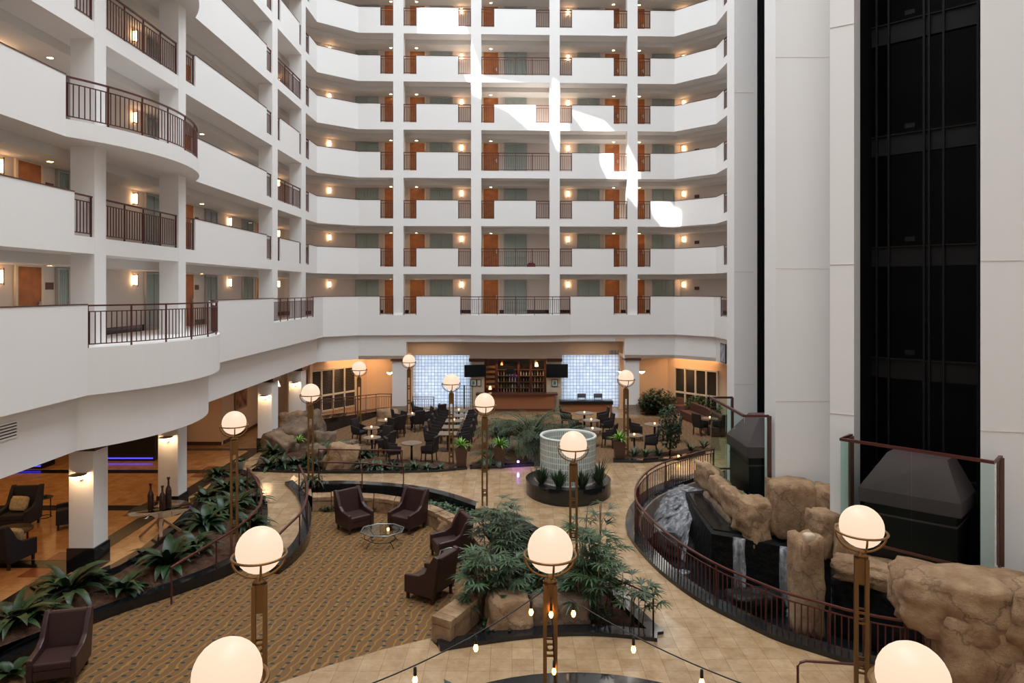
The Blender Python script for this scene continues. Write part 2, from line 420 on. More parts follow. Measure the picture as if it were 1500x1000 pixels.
# ------------------------------------------------------------------ the building shell
def FZ(k): return E-1.43+2.8*(k-3)       # gallery floor heights
LX = -10.85
def FP(px):                              # far facade point at an image column
    a = (px-750)/1000; X = 39.9*a/(1-.033*a); return Vector((X, 39.9+.033*X))
C1 = Vector((LX-.05, 38.0)); C2 = FP(525); C3 = FP(988); C4 = Vector((11.47, 38.36)); C5 = Vector((11.5, 29))
OUT = [Vector((LX, -6)), Vector((LX, 38.0)), C2, C3, C4, C5]
IN1 = offset(OUT, 1.0); IN2 = offset(OUT, 2.2); IN3 = offset(OUT, 2.4)
ORD = {3: 'lowest', 4: 'second', 5: 'third', 6: 'fourth', 7: 'fifth', 8: 'sixth', 9: 'seventh', 10: 'eighth'}
def arc(p, q, sag, n=16):                # arc bulging to the right-hand side of travel reversed (towards the atrium)
    p, q = Vector(p), Vector(q); c = (q-p).length; r = (c*c/4+sag*sag)/(2*sag); m = (p+q)/2; d = (q-p).normalized(); nn = Vector((d.y, -d.x))
    cen = m+nn*(sag-r); a0 = math.atan2((p-cen).y, (p-cen).x); a1 = math.atan2((q-cen).y, (q-cen).x)
    while a1-a0 > PI: a1 -= 2*PI
    while a1-a0 < -PI: a1 += 2*PI
    return [cen+Vector((math.cos(a0+(a1-a0)*i/n), math.sin(a0+(a1-a0)*i/n)))*r for i in range(n+1)]
def z3(pts, z): return [Vector((p[0], p[1], z)) for p in pts]
def parapet(pts, z0, z1, where, th=.16):
    A = [Vector(p[:2]) for p in pts]; B = offset(A, th); mb = MB(); n = len(A)
    for i in range(n-1): mb.prism([A[i], A[i+1], B[i+1], B[i]], z0, z1)
    o = struct('balcony_parapet', mb, white, 'white solid parapet, %s' % where, 'parapet')
    mb = MB(); a2 = offset(A, -.012); b2 = offset(A, th+.012)
    for i in range(n-1): mb.prism([a2[i], a2[i+1], b2[i+1], b2[i]], z1, z1+.025)
    mb.build('cap', cap_m, o)
def rail(pts, z, where, inset=.07):
    A = offset([Vector(p[:2]) for p in pts], inset)
    railing(z3(A, z), 'brown railing, %s' % where, bw=.02)
for k in range(4, 12):
    z = FZ(k); mb = MB()
    pth = list(OUT)
    mb2 = MB()
    for i in range(len(OUT)-1):
        mb.prism([OUT[i], OUT[i+1], IN3[i+1], IN3[i]], z-.43, z)
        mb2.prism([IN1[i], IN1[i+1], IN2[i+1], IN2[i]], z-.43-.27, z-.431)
    if k in (5, 7, 9):
        mb.prism(arc((LX, 16.6), (LX, 23.4), 1.12), z-.43, z)
    lab = 'roof level' if k == 11 else ORD[k]+' gallery level'
    struct('gallery_slab', mb, white, 'white floor slab edge running round the atrium at the %s' % lab, 'floor slab')
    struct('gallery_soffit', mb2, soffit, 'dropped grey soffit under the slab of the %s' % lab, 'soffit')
for k in range(3, 11):
    z = FZ(k); g = ORD[k]+' gallery'
    if k > 3:
        L = lambda *ys: [Vector((LX, y)) for y in ys]
        if k % 2:   # curved balcony
            parapet(L(-6, 16.6), z, z+1.07, g+' of the left wing, nearest the camera')
            rail(arc((LX, 16.6), (LX, 23.4), 1.12), z, g+' of the left wing, bowed curved balcony')
        else:
            parapet(L(-6, 16.93), z, z+1.07, g+' of the left wing, nearest the camera')
            rail(L(16.93, 17.73), z, g+' of the left wing, short piece before the nearest column')
            rail(L(18.24, 22.2), z, g+' of the left wing, between the two nearest columns')
            rail(L(22.7, 23.4), z, g+' of the left wing, short piece past the second column')
        parapet(L(23.4, 30.2), z, z+1.07, g+' of the left wing, long middle bay')
        rail(L(30.2, 30.9), z, g+' of the left wing, short piece before the third column')
        if k % 2: rail(L(31.6, 35.2), z, g+' of the left wing, between third and fourth columns')
        else:
            rail(L(31.6, 32.0), z, g+' of the left wing, sliver past the third column')
            parapet(L(32.0, 34.85), z, z+1.07, g+' of the left wing, between third and fourth columns')
            rail(L(34.85, 35.2), z, g+' of the left wing, sliver before the fourth column')
        rail(L(35.9, 36.6), z, g+' of the left wing, last short piece before the far corner')
        parapet([(LX, 36.6), (LX, 38.0), C2, FP(557)], z, z+1.07, g+' round the left far corner')
        rail([FP(557), FP(576)], z, g+' of the far wall, left of its first column')
    far = 'of the far wall'
    if k > 3:
        rail([FP(591), FP(610)], z, g+' '+far+', just right of the first column')
        parapet([FP(610), FP(671)], z, z+1.07, g+' '+far+', first bay')
        rail([FP(671), FP(690)], z, g+' '+far+', just left of the second column')
        if k % 2 == 0: rail([FP(705), FP(805)], z, g+' '+far+', whole middle bay')
        else:
            rail([FP(705), FP(724)], z, g+' '+far+', just right of the second column')
            parapet([FP(724), FP(785)], z, z+1.07, g+' '+far+', middle bay')
            rail([FP(785), FP(805)], z, g+' '+far+', just left of the third column')
        rail([FP(820), FP(838)], z, g+' '+far+', just right of the third column')
        parapet([FP(838), FP(899)], z, z+1.07, g+' '+far+', third bay')
        rail([FP(899), FP(919)], z, g+' '+far+', just left of the fourth column')
        rail([FP(934), FP(953)], z, g+' '+far+', just right of the fourth column')
        parapet([FP(953), C3, C4, Vector((11.48, 37.1))], z, z+1.07, g+' round the right far corner')
        rail([Vector((11.48, 37.1)), Vector((11.48, 34))], z, g+' beside the elevator tower')
# lowest gallery, standing .35 m proud
z = FZ(3); g = 'lowest gallery'; PX = -10.5
def FQ(px, d=.2): p = FP(px); return Vector((p.x*(1-d/39.9), p.y-d))
bow = arc((PX, 16.9), (PX, 24.0), 1.25); fbow = arc(FQ(674), FQ(836), .55)
c1 = Vector((PX, 37.9)); c2 = FQ(525); c3 = FQ(988); c4 = Vector((11.3, 38.2)); c5 = Vector((11.3, 29))
path3 = [Vector((PX, -6)), *bow, c1, c2, *fbow, c3, c4, c5]
mb = MB(); b3 = offset([Vector((PX, -6)), c1, c2, c3, c4, c5], .3)
def fill(mb, path, inner_path, z0, z1):
    poly = list(path)+list(reversed(inner_path)); n = len(poly); vo, eo, fo, *_ = delaunay_2d_cdt([Vector(p[:2]) for p in poly], [(i, (i+1) % n) for i in range(n)], [], 1, 1e-5)
    vs = [(v.x, v.y, z0) for v in vo]+[(v.x, v.y, z1) for v in vo]; m = len(vo)
    fs = [tuple(reversed(f)) for f in fo]+[tuple(i+m for i in f) for f in fo]+[(i, (i+1) % n, m+(i+1) % n, m+i) for i in range(n)]
    mb.add(vs, fs)
fill(mb, path3, IN3, E-2.6, z)
struct('gallery_slab', mb, white, 'deep white fascia of the lowest gallery, bowed out at left and centre', 'floor slab')
parapet([(PX, -6), (PX, 16.9)], z, z+1.07, g+' of the left wing, nearest the camera')
rail(bow, z, g+' of the left wing, large bowed balcony above the lobby')
parapet([(PX, 24.0), (PX, 30.1)], z, z+1.07, g+' of the left wing, right of the bowed balcony')
rail([(PX, 30.1), (PX, 36.3)], z, g+' of the left wing, long straight piece before the corner')
parapet([(PX, 36.3), c1, c2, FQ(556)], z, z+1.07, g+' round the left far corner')
rail([FQ(556), FQ(576)], z, g+' of the far wall, left of its first column')
rail([FQ(591), FQ(610)], z, g+' of the far wall, just right of the first column')
parapet([FQ(610), FQ(674)], z, z+1.07, g+' of the far wall, first bay')
rail(fbow, z, g+' of the far wall, bowed middle balcony above the bar')
parapet([FQ(836), FQ(899)], z, z+1.07, g+' of the far wall, third bay')
rail([FQ(899), FQ(919)], z, g+' of the far wall, just left of the fourth column')
rail([FQ(934), FQ(953)], z, g+' of the far wall, just right of the fourth column')
parapet([FQ(953), c3, c4, Vector((11.3, 37.1))], z, z+1.07, g+' round the right far corner')
rail([Vector((11.3, 37.1)), Vector((11.3, 34))], z, g+' beside the elevator tower')
# lower, recessed fascia
bow2 = arc((LX, 17.0), (LX, 23.9), 1.25)
mb = MB(); pl = [Vector((LX, -6)), *bow2, Vector((LX, 38.0)), C2, FP(595)]
ql = offset([Vector((LX, -6)), Vector((LX, 38.0)), C2, FP(595)], .5)
fill(mb, pl, ql, E-4.0, E-2.6)
struct('lower_fascia', mb, white, 'recessed white lower fascia along the left wing above the lobby', 'fascia')
mb = MB(); fb2 = [FP(595), *arc(FP(676), FP(834), .5), FP(915)]; fill(mb, fb2, offset([FP(595), FP(915)], .5), E-3.0, E-2.6)
struct('lower_fascia', mb, white, 'recessed white lower fascia above the bar', 'fascia')
mb = MB(); pr = [FP(915), C3, C4, C5]; fill(mb, pr, offset(pr, .5), E-4.0, E-2.6)
struct('lower_fascia', mb, white, 'recessed white lower fascia above the right rear windows', 'fascia')
# columns
for k, (y0, y1) in enumerate(((8.9, 9.5), (13.3, 13.8), (17.73, 18.24), (22.2, 22.7), (30.9, 31.6), (35.2, 35.9))):
    nm = ('behind', 'nearest', 'first visible', 'second', 'third', 'fourth')[k]
    mb = MB().box(LX-.62, LX+.005, y0, y1, FZ(3), FZ(11))
    struct('column', mb, white, 'square white column of the left wing galleries, %s from the camera' % nm, 'column')
    mb = MB().box(LX-.66, LX-.02, y0, y1+.12, .60, E-4.02)
    o = struct('column', mb, white, 'square white lobby column under the left wing, %s from the camera' % nm, 'column')
    MB().box(LX-.70, LX+.02, y0-.04, y1+.16, 0, .61).build('plinth', granite, o)
    MB().box(LX-.74, LX+.06, y0-.08, y1+.2, E-4.16, E-4.001).build('capital', cap_m, o)
for k, (a, b) in enumerate(((576, 591), (690, 705), (805, 820), (919, 934))):
    p, q = FP(a), FP(b); mb = MB().prism([p+Vector((0, -.01)), q+Vector((0, -.01)), q+Vector((0, .6)), p+Vector((0, .6))], FZ(3), FZ(11))
    struct('column', mb, white, 'square white column of the far wall, %s from the left' % ('first', 'second', 'third', 'fourth')[k], 'column')
    if k in (0, 3):
        p, q = FP(a-2), FP(b+3)
        o = struct('column', MB().box(p.x, q.x, p.y+.1, p.y+.8, .55, E-3.0), white, 'square white ground floor column %s of the bar' % ('left' if k == 0 else 'right'), 'column')
        MB().box(p.x-.04, q.x+.04, p.y+.06, p.y+.84, 0, .56).build('plinth', concrete, o)
        MB().box(p.x-.08, q.x+.08, p.y+.0, p.y+.88, E-4.12, E-3.98).build('capital', cap_m, o)
# inner corridor walls
mb = MB()
for i in range(0, 1): mb.prism([IN2[i], IN2[i+1], IN3[i+1], IN3[i]], E-4.0, FZ(11))
struct('wall_left', mb, inner, 'tan corridor wall behind the left galleries', 'wall')
mb = MB()
for i in range(1, 4): mb.prism([IN2[i], IN2[i+1], IN3[i+1], IN3[i]], E-4.0, FZ(11))
struct('wall_back', mb, inner, 'tan corridor wall behind the far galleries', 'wall')
mb = MB().prism([IN2[4], IN2[5], IN3[5], IN3[4]], E-4.0, FZ(11))
struct('wall_right', mb, inner, 'tan corridor wall behind the right galleries', 'wall')
# unseen roof with open holes shaped to cast the far-wall sun patches
ZR = FZ(11)+5.4
def roofpt(px, py):                      # roof point whose sun ray lands on that wall pixel
    X = (px-750)*.0399; Z = E-(py-HOR)*.0399; t = (ZR+.6-Z)/abs(SUN_DIR.z); return (X-SUN_DIR.x*t, 39.6-SUN_DIR.y*t)
holes = [[roofpt(*p) for p in ((615, -8), (668, 2), (700, 95), (706, 108), (800, 118), (806, 180), (770, 176), (740, 152), (690, 130), (660, 55), (612, 50))],
         [roofpt(*p) for p in ((806, 104), (824, 118), (828, 188), (845, 192), (812, 206), (806, 190))],
         [roofpt(*p) for p in ((832, 150), (880, 164), (912, 196), (930, 232), (928, 284), (915, 268), (893, 258), (876, 226), (874, 196), (852, 176))],
         [roofpt(*p) for p in ((940, 246), (972, 276), (992, 300), (990, 332), (966, 312), (952, 296), (946, 262))]]
region('ceiling', white, [Vector(p) for p in ((-14, -6), (16, -6), (16, 43), (-14, 43))], [[Vector(p) for p in hh] for hh in holes], lambda x, y: ZR+.6, 'unseen white atrium roof with holes shaped to cast the sun patches', 4, 'ceiling')
mb = MB(); o3 = offset(OUT, .3)
for i in range(len(OUT)-1): mb.prism([OUT[i], OUT[i+1], o3[i+1], o3[i]], FZ(11), ZR+.6)
struct('wall_upper', mb, white, 'plain white wall above the top gallery', 'wall')
struct('light_block_slab', MB().box(-31, 16, -7, 44, -2.3, -2.1), darkwall, 'unseen dark slab added under the ground floor to block world light', 'floor')  # added out of sight to keep world light from coming up from below
struct('trim_1', MB().box(-14, -10.9, -6, 43, ZR, ZR+.3), white, 'white roof edge above the left wing', 'trim')
struct('wall_front', MB().box(-30, 16, -6.2, -6, -1, ZR+.6), white, 'white wall behind the viewer', 'wall')
struct('wall_far_side', MB().box(15.2, 15.4, -6, 43, -2, ZR+.6), white, 'white wall behind the elevator towers', 'wall')
# ground floor walls and ceilings
CE = E-4.0
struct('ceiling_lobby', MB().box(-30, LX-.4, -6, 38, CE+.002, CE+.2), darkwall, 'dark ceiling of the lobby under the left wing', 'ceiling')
mb = MB().prism([(-14, 36), (-11, 38.0), C2, FP(595), (FP(595).x, 43), (-14, 43)], CE+.001, CE+.2)
struct('ceiling_left', mb, amber, 'amber lit ceiling under the gallery left of the bar', 'ceiling')
mb = MB().prism([FP(915), C3, C4, (15, 36), (15.2, 43), (FP(915).x, 43)], CE+.001, CE+.2)
struct('ceiling_right', mb, amber, 'amber lit ceiling under the gallery right of the bar', 'ceiling')
struct('ceiling_bar', MB().box(FP(595).x, FP(915).x, 40.1, 43, E-3.0, E-2.8), amber, 'amber lit ceiling in front of the bar', 'ceiling')
struct('wall_ground_left', MB().prism([(-12.3, 37.4), (-8.95, 42.0), (-9.1, 42.1), (-12.5, 37.5)], 0, CE), amber, 'amber angled wall with tall windows left of the bar', 'wall')
struct('wall_ground_back', MB().box(-9.0, 9.8, 42.6, 42.8, 0, E-2.8).box(-9.0, D(604, 0, 42).x, 42, 42.6, 0, E-2.8).box(D(908, 0, 42).x, 9.8, 42, 42.6, 0, E-2.8), amber, 'amber wall at the back of the ground floor', 'wall')
struct('wall_ground_right', MB().prism([(9.6, 42.0), (13.6, 37.3), (13.8, 37.4), (9.8, 42.2)], 0, CE), amber, 'amber angled wall with tall windows right of the bar', 'wall')
struct('wall_lobby_side', MB().box(-13.9, -13.7, 32.4, 37.6, 0, CE).box(-15.4, -13.7, 32.2, 32.4, 0, CE), amber, 'amber corridor walls beyond the lobby columns', 'wall')
struct('wall_corridor_end', MB().box(-13.7, -11.3, 39.4, 39.6, 0, CE).box(-11.4, -11.3, 38.2, 39.6, 0, CE), amber, 'warm wall at the end of the side corridor', 'wall')
struct('baseboard_lobby', MB().box(-13.7, -13.67, 32.4, 37.6, 0, .16).box(-15.4, -13.7, 32.17, 32.2, 0, .16), cap_m, 'dark brown baseboard of the corridor wall', 'baseboard')
struct('wall_lobby_back', MB().box(-30, -15.4, 31.6, 31.8, 0, CE), darkwall, 'dark wall behind the reception desks', 'wall')
struct('wall_lobby_left', MB().box(-30.2, -30, -6, 38, -1, CE), amber, 'amber wall at the far left of the lobby', 'wall')

# ------------------------------------------------------------------ floor regions
V2 = lambda L: [Vector((p[0], p[1])) for p in L]
PZ = -.65
pitwall_in = [G(x, y, z=-.13) for x, y in ((457, 728), (500, 727), (560, 729), (612, 741), (650, 757), (683, 777), (706, 801), (712, 828), (698, 853), (664, 880), (631, 903))]
pitwall_out = [G(x, y, z=-.13) for x, y in ((457, 721), (500, 720), (560, 722), (622, 735), (668, 754), (704, 776), (724, 802), (731, 834), (717, 864), (687, 890), (660, 912))]
p2c = smooth([G(x, y) for x, y in ((423, 708), (438, 722), (448, 742), (450, 765), (443, 790), (424, 813), (402, 832))], 2)
p1r = smooth([G(x, y) for x, y in ((340, 688), (365, 695), (380, 715), (386, 745), (384, 780), (366, 811), (330, 835), (250, 868), (180, 893), (118, 917))], 2)
p1l = [G(x, y, z=0) for x, y in ((-60, 950), (0, 912), (60, 880), (120, 852), (170, 832), (215, 806), (262, 768), (292, 738), (318, 708), (336, 688))]
P1 = V2(p1l+p1r+[G(60, 950), G(-60, 1010)])
pit_edge = [G(x, y, z=PZ) for x, y in ((632, 934), (560, 951), (480, 975), (400, 1003), (300, 1040), (150, 1110))]
j1 = min(range(len(p1r)), key=lambda i: (p1r[i]-G(345, 829)).length)
PIT = V2([G(402, 836, z=PZ)]+list(reversed(p2c))[1:]+pitwall_in+pit_edge+[Vector((-9, 9, 0)), G(-60, 1010), G(60, 950)]+list(reversed(p1r[j1:])))
p3o = smooth([G(x, y) for x, y in ((455, 709), (520, 708), (600, 714), (650, 724), (700, 741), (760, 765), (800, 787), (860, 830), (910, 875), (963, 930))], 2)
p3f = smooth([G(x, y) for x, y in ((963, 934), (900, 927), (850, 925), (800, 927), (740, 933), (680, 942), (642, 948))], 2)
P3 = V2(p3o+p3f+list(reversed(pitwall_in))[:-1]+[pitwall_in[0]])
railpx = ((1046, 657), (1028, 660), (1006, 666), (978, 674), (955, 684), (939, 698), (931, 712), (930, 730), (943, 748), (972, 776), (1004, 799), (1036, 818), (1074, 836), (1110, 851), (1150, 867), (1200, 880), (1250, 894), (1300, 904), (1360, 912), (1420, 921), (1500, 928), (1560, 930))
poolrail = smooth([G(x, y, 1.04) for x, y in railpx], 1); poolrail = [Vector((p.x, p.y, h(p.y))) for p in poolrail]
poolk = offset(poolrail, -.0)
POOL = V2(list(poolrail)+[Vector((15.2, 12.5)), Vector((15.2, 28.5)), Vector((9.0, 28.2))])
cx, cy = G(832, 718).x, 25.1
RING = [Vector((cx+1.56*math.cos(2*PI*i/48), cy+1.56*math.sin(2*PI*i/48))) for i in range(48)]
LOBBY = V2([Vector((-30, -6)), Vector((-13.5, -6))]+[Vector((-13, 11))]+p1l+[G(340, 684, z=0), G(385, 655, z=0), Vector((-10.9, 33)), Vector((-10.9, 40)), Vector((-30, 40))])
p4f = [G(x, y) for x, y in ((372, 689), (420, 691), (480, 692), (540, 692), (600, 691), (640, 690), (683, 686))]
p4b = [G(x, y) for x, y in ((683, 681), (640, 676), (600, 675), (550, 672), (500, 655), (470, 640), (452, 628), (425, 630), (398, 645), (380, 670))]
P4 = V2(p4f+p4b)
REST = V2([G(452, 628), G(470, 640), G(500, 655), G(550, 672), G(600, 675), G(640, 676), G(683, 681), G(690, 686), G(800, 680), G(900, 678), G(1000, 674), G(1044, 660), Vector((9.5, 31)), G(1045, 612), G(900, 612), G(700, 616), G(640, 610), G(540, 608), G(470, 615)])
p6f = [G(x, y) for x, y in ((898, 676), (940, 677), (990, 673), (1030, 664))]; p6b = [G(x, y) for x, y in ((1030, 654), (990, 662), (940, 667), (900, 667))]
p5f = [G(x, y) for x, y in ((688, 686), (740, 684), (795, 681))]; p5b = [G(x, y) for x, y in ((795, 672), (740, 675), (692, 678))]
ALL = V2([Vector((-13.5, -6)), Vector((15.2, -6)), Vector((15.2, 42.6)), Vector((-13.5, 42.6))])
region('floor', trav, ALL, [LOBBY, P1, PIT, P3, POOL, REST, P4], lambda x, y: h(y), 'polished beige travertine walk winding between the planters')
region('floor_lobby', amber_tile, LOBBY, [], lambda x, y: 0, 'amber travertine lobby floor under the left wing', 3)
region('floor_carpet', carpet, PIT, [], lambda x, y: PZ, 'sunken lounge floor in patterned brown carpet', 2)
region('floor_dining', rcarpet, REST, [], lambda x, y: 0.0, 'brown patterned carpet of the dining area', 3)
# marble bands of the lobby floor
mb = MB()
for yy, wd in ((13.6, .5), (18.2, .5), (22.9, .52), (27.5, .5), (31.3, .4)): mb.box(-30, -11.75 if yy < 30 else -11, yy-wd/2, yy+wd/2, .002, .006)
for xx in (-11.7, -20.4, -25.2): mb.box(xx-.28, xx+.28, -6, 31.6, .0025, .0065)
struct('trim_2', mb, slate, 'dark marble bands set into the lobby floor', 'floor inlay')
mb = MB()
for yy in (18.2, 22.9, 27.5, 13.6):
    for sx, sy in ((-1, -1), (-1, 1)): mb.box(-12.6, -12.0, yy+sy*.55-.28, yy+sy*.55+.28, .003, .007)
struct('trim_3', mb, redtile, 'red marble squares beside the lobby floor bands', 'floor inlay')
# soil beds
def p1z(x, y):
    q = Vector((x, y)); a = min((Vector(v[:2])-q).length for v in p1l+[(p1l[i]+p1l[i+1])/2 for i in range(len(p1l)-1)]); b = min((Vector(v[:2])-q).length for v in p1r)
    return h(y)*.75*min(1, a/(a+b+.001)+.05)-.02
ins = lambda poly, d: poly
region('planter_soil', soil, P1, [], p1z, 'brown mulch bed of the long left planter', 1.5, 'soil')
region('planter_soil', soil, P3, [], lambda x, y: -.72, 'dark soil bed of the crescent planter round the lounge', 1.5, 'soil')
region('planter_soil', soil, P4, [], lambda x, y: .05, 'soil bed of the rock garden beside the dining area', 1.5, 'soil')
region('planter_soil', soil, V2(p6f+p6b), [], lambda x, y: .06, 'soil bed of the right rear planter', 1.5, 'soil')
region('planter_soil', soil, V2(p5f+p5b), [], lambda x, y: .06, 'soil bed of the short planter left of the glass block ring', 1.5, 'soil')
# kerbs
kerb('planter_kerb', p3o, .32, .07, -.8, 'black granite kerb along the rear of the crescent planter')
kerb('planter_kerb', p3f, .38, .09, -.8, 'black granite kerb along the front of the crescent planter')
kerb('planter_kerb', p2c, .3, .10, -.8, 'black granite kerb between the ramp and the sunken lounge')
kerb('planter_kerb', p1r+[G(60, 950), G(-60, 1010)], .30, lambda x, y: h(y)*.75+.07, -.8, 'black granite kerb on the right of the long left planter')
kerb('planter_kerb', p1l, .26, lambda x, y: .10, -.6, 'black granite kerb on the lobby side of the long left planter')
kerb('planter_kerb', p4f, .3, .10, -.1, 'black granite kerb along the rock garden')
kerb('planter_kerb', p6f, .26, .12, -.1, 'black granite kerb of the right rear planter')
kerb('planter_kerb', p5f, .26, .12, -.1, 'black granite kerb of the short planter near the purple light')
kerb('pool_kerb', poolrail, .42, .12, -2.0, 'black granite kerb round the waterfall pool', side=-.1)
inner_pool = offset(poolrail, .14)
kerb('pool_wall', inner_pool, .06, -.03, -2.0, 'tan concrete retaining wall inside the waterfall pool', m=concrete)
region('pool_water', waterm, POOL, [], lambda x, y: -1.45, 'black water of the waterfall pool', 3, 'water')
# bottom planter
bc = Vector((1.2, 9.3)); bring = [Vector((bc.x+4.0*math.cos(2*PI*i/64), bc.y+4.0*math.sin(2*PI*i/64))) for i in range(64)]
kerb('planter_kerb', bring, .4, lambda x, y: -.25, PZ-.1, 'black granite rim of the big round planter at the bottom', closed=True)
MBs = MB(); MBs.add([(bc.x, bc.y, -.4)]+[(p.x, p.y, -.4) for p in bring], [(0, i+1, (i+1) % 64+1) for i in range(64)])
tag(MBs.build('planter_soil', soil), 'dark soil of the big round planter at the bottom', 'soil', kind='structure')

# stone retaining wall of the lounge
wo = thing('stone_wall', 'low curved sandstone wall round the sunken lounge', 'stone wall', (0, 0, 0))
A = [Vector(p[:2]) for p in smooth(pitwall_in, 2)]; B = [Vector(p[:2]) for p in smooth(pitwall_out, 2)]
LL = [0]
for a, b in zip(A, A[1:]): LL.append(LL[-1]+(b-a).length)
def ipt(P, s):
    for i in range(len(LL)-1):
        if s <= LL[i+1]+1e-9: return P[i].lerp(P[i+1], (s-LL[i])/(LL[i+1]-LL[i]))
    return P[-1]
s = 0; capmb = MB(); bodymb = MB()
while s < LL[-1]-.1:
    e = min(LL[-1], s+U(.55, .95)); n = 4
    for mb, z0, z1, k in ((capmb, -.28, -.12+U(-.02, .02), 1.0), (bodymb, PZ-.05, -.29, .93)):
        q = []
        for i in range(n+1):
            t = s+.012+(e-s-.024)*i/n; a, b = ipt(A, t), ipt(B, t); c = (a+b)/2; q.append((c+(a-c)*k*U(.97, 1.03), c+(b-c)*k))
        for i in range(n): mb.prism([q[i][0], q[i][1], q[i+1][1], q[i+1][0]], z0, z1+(U(-.006, .006) if mb is bodymb else 0))
    s = e
capmb.build('coping_stones', rock_m, wo, .015); bodymb.build('wall_stones', rock_m, wo, .01)

# ------------------------------------------------------------------ ground rails
def handrail(px, label, post_px=None, dz=.95, group=None):
    pts = smooth([G(x, y, dz) for x, y in px], 2); pts = [Vector((p.x, p.y, h(p.y))) for p in pts]
    return railing(pts, label, H=.95, name='handrail', baluster=False, post_step=1.6, cat='handrail')
t = railing(poolrail, 'curved dark red railing round the waterfall pool', H=1.04, name='pool_railing', step=.14, post_step=1.5, bw=.024)
handrail(((362, 684), (372, 695), (382, 715), (384, 735), (366, 757), (338, 778), (300, 800), (250, 830)), 'curved handrail on the left of the ramp, beside the long planter')
handrail(((438, 680), (448, 700), (452, 718), (444, 748), (420, 770), (405, 785)), 'curved handrail on the right of the ramp')
handrail(((466, 676), (530, 677), (592, 683)), 'straight handrail on the kerb behind the lounge chairs')
handrail(((466, 657), (530, 658), (590, 659)), 'straight handrail in front of the rock garden')
# bottom right short rails
rt = thing('handrail', 'bent brown handrail at the tip of the crescent planter', 'handrail', G(957, 925))
MB().tube([(0, 0, 0), (0, 0, .78), (-.03, 0, .85), (-.10, .05, .88), (-.9, .8, .95)], .022).build('rail_tube', rail_m, rt)
rt = thing('handrail', 'bent brown handrail at the bottom right by the pool', 'handrail', (5.4, 12.9, PZ))
MB().tube([(0, 0, 0), (0, 0, .85), (.05, 0, .92), (.15, 0, .95), (1.6, -.2, .95)], .025).build('rail_tube', rail_m, rt)
MB().tube([(1.5, -.18, 0), (1.5, -.18, .95)], .022).build('post', rail_m, rt)
# ramp railing left rear
rr = [Vector(((x-750)/1000*Y, Y, z)) for x, Y, z in ((452, 33.4, .92), (500, 36.2, .62), (556, 39.8, .28), (574, 40.0, .24))]
railing(rr, 'brown railing on the rear ramp below the tall left windows', H=1.0, name='ramp_railing')
mb = MB()
for a, b in zip(rr, rr[1:]): mb.add([(a.x, a.y-.06, 0), (b.x, b.y-.06, 0), (b.x, b.y-.06, b.z), (a.x, a.y-.06, a.z), (a.x, a.y+1.2, 0), (b.x, b.y+1.2, 0), (b.x, b.y+1.2, b.z), (a.x, a.y+1.2, a.z)], [(0, 1, 2, 3), (3, 2, 6, 7), (4, 5, 6, 7)])
struct('ramp', mb, granite, 'black sided ramp below the tall left windows', 'ramp')
railing([Vector((D(604, 0, 40.5).x, 40.5, 0)), Vector((D(636, 0, 40.5).x, 40.5, 0))], 'brown railing in front of the left glass block wall', H=1.0, name='ramp_railing')

# ------------------------------------------------------------------ elevator towers
s1, s2 = .95, .93
def sc2(pts, s): return [(x*s, y*s) for x, y in pts]
TZ = ZR+.6
towerA = [(8.35*s1, 22.57*s1), (8.35*s1, 21.63*s1), (10.08*s1, 21.63*s1), (9.2*s2, 19.75*s2), (9.72*s2, 19.4*s2), (10.07*s2, 19.75*s2), (11.1, 21.44)]
MBt = MB().prism(towerA, -1.6, TZ)
struct('wall_tower', MBt, white, 'white elevator tower wall between the two dark shafts', 'wall')
struct('wall_tower', MB().box(8.3*s1, 12, 25.5*s1, 26.35*s1, -1.6, TZ), white, 'narrow white tower pier left of the thin dark shaft', 'wall')
struct('wall_tower', MB().prism([(11.85*s2, 17.27*s2), (12.9*s2, 17.0*s2), (15.2, 15.3), (15.2, 16.6), (12.2*s2, 17.62*s2)], -1.6, TZ), white, 'white tower wall right of the wide dark shaft', 'wall')
mb = MB()
for zz in [E+e for e in (-3.35, .64, 7.0, 13.6)]:
    mb.box(8.35*s1-.004, 10.05*s1, 21.63*s1-.006, 21.63*s1, zz, zz+.018)
    mb.bar((9.2*s2-.004, 19.75*s2-.006, zz+.05), (9.72*s2-.004, 19.4*s2-.006, zz+.05), .012, .018)
    mb.bar((11.85*s2, 17.27*s2-.006, zz+.05), (12.9*s2, 17.0*s2-.006, zz+.05), .012, .018)
    mb.box(8.3*s1-.004, 8.3*s1+.7, 25.5*s1-.006, 25.5*s1, zz, zz+.018)
struct('trim_4', mb, inner, 'thin horizontal panel joints on the white towers', 'trim')
a, b = Vector((10.07*s2, 19.75*s2)), Vector((12.2*s2, 17.62*s2)); q = Vector((1.9, 1.9))
mb = MB().prism([a, a+q, a+q+Vector((-.1, .1)), a+Vector((-.1, .1))], -1.6, TZ).prism([a+q, b+q, b+q*1.08, a+q*1.08], -1.6, TZ).prism([b, b+q, b+q+Vector((.1, -.1)), b+Vector((.1, -.1))], -1.6, TZ)
mb.box(9.3, 9.4, 21.4, 24.3, -1.6, TZ).box(8.7, 9.4, 24.15, 24.23, -1.6, TZ)
struct('shaft_lining', mb, shaft_m, 'black inner walls of the two elevator shafts', 'elevator shaft')
t = thing('elevator_guide_frame', 'black steel guide frame inside the wide elevator shaft', 'elevator frame', (0, 0, 0))
u = (b-a).normalized(); f0 = a+q*.35
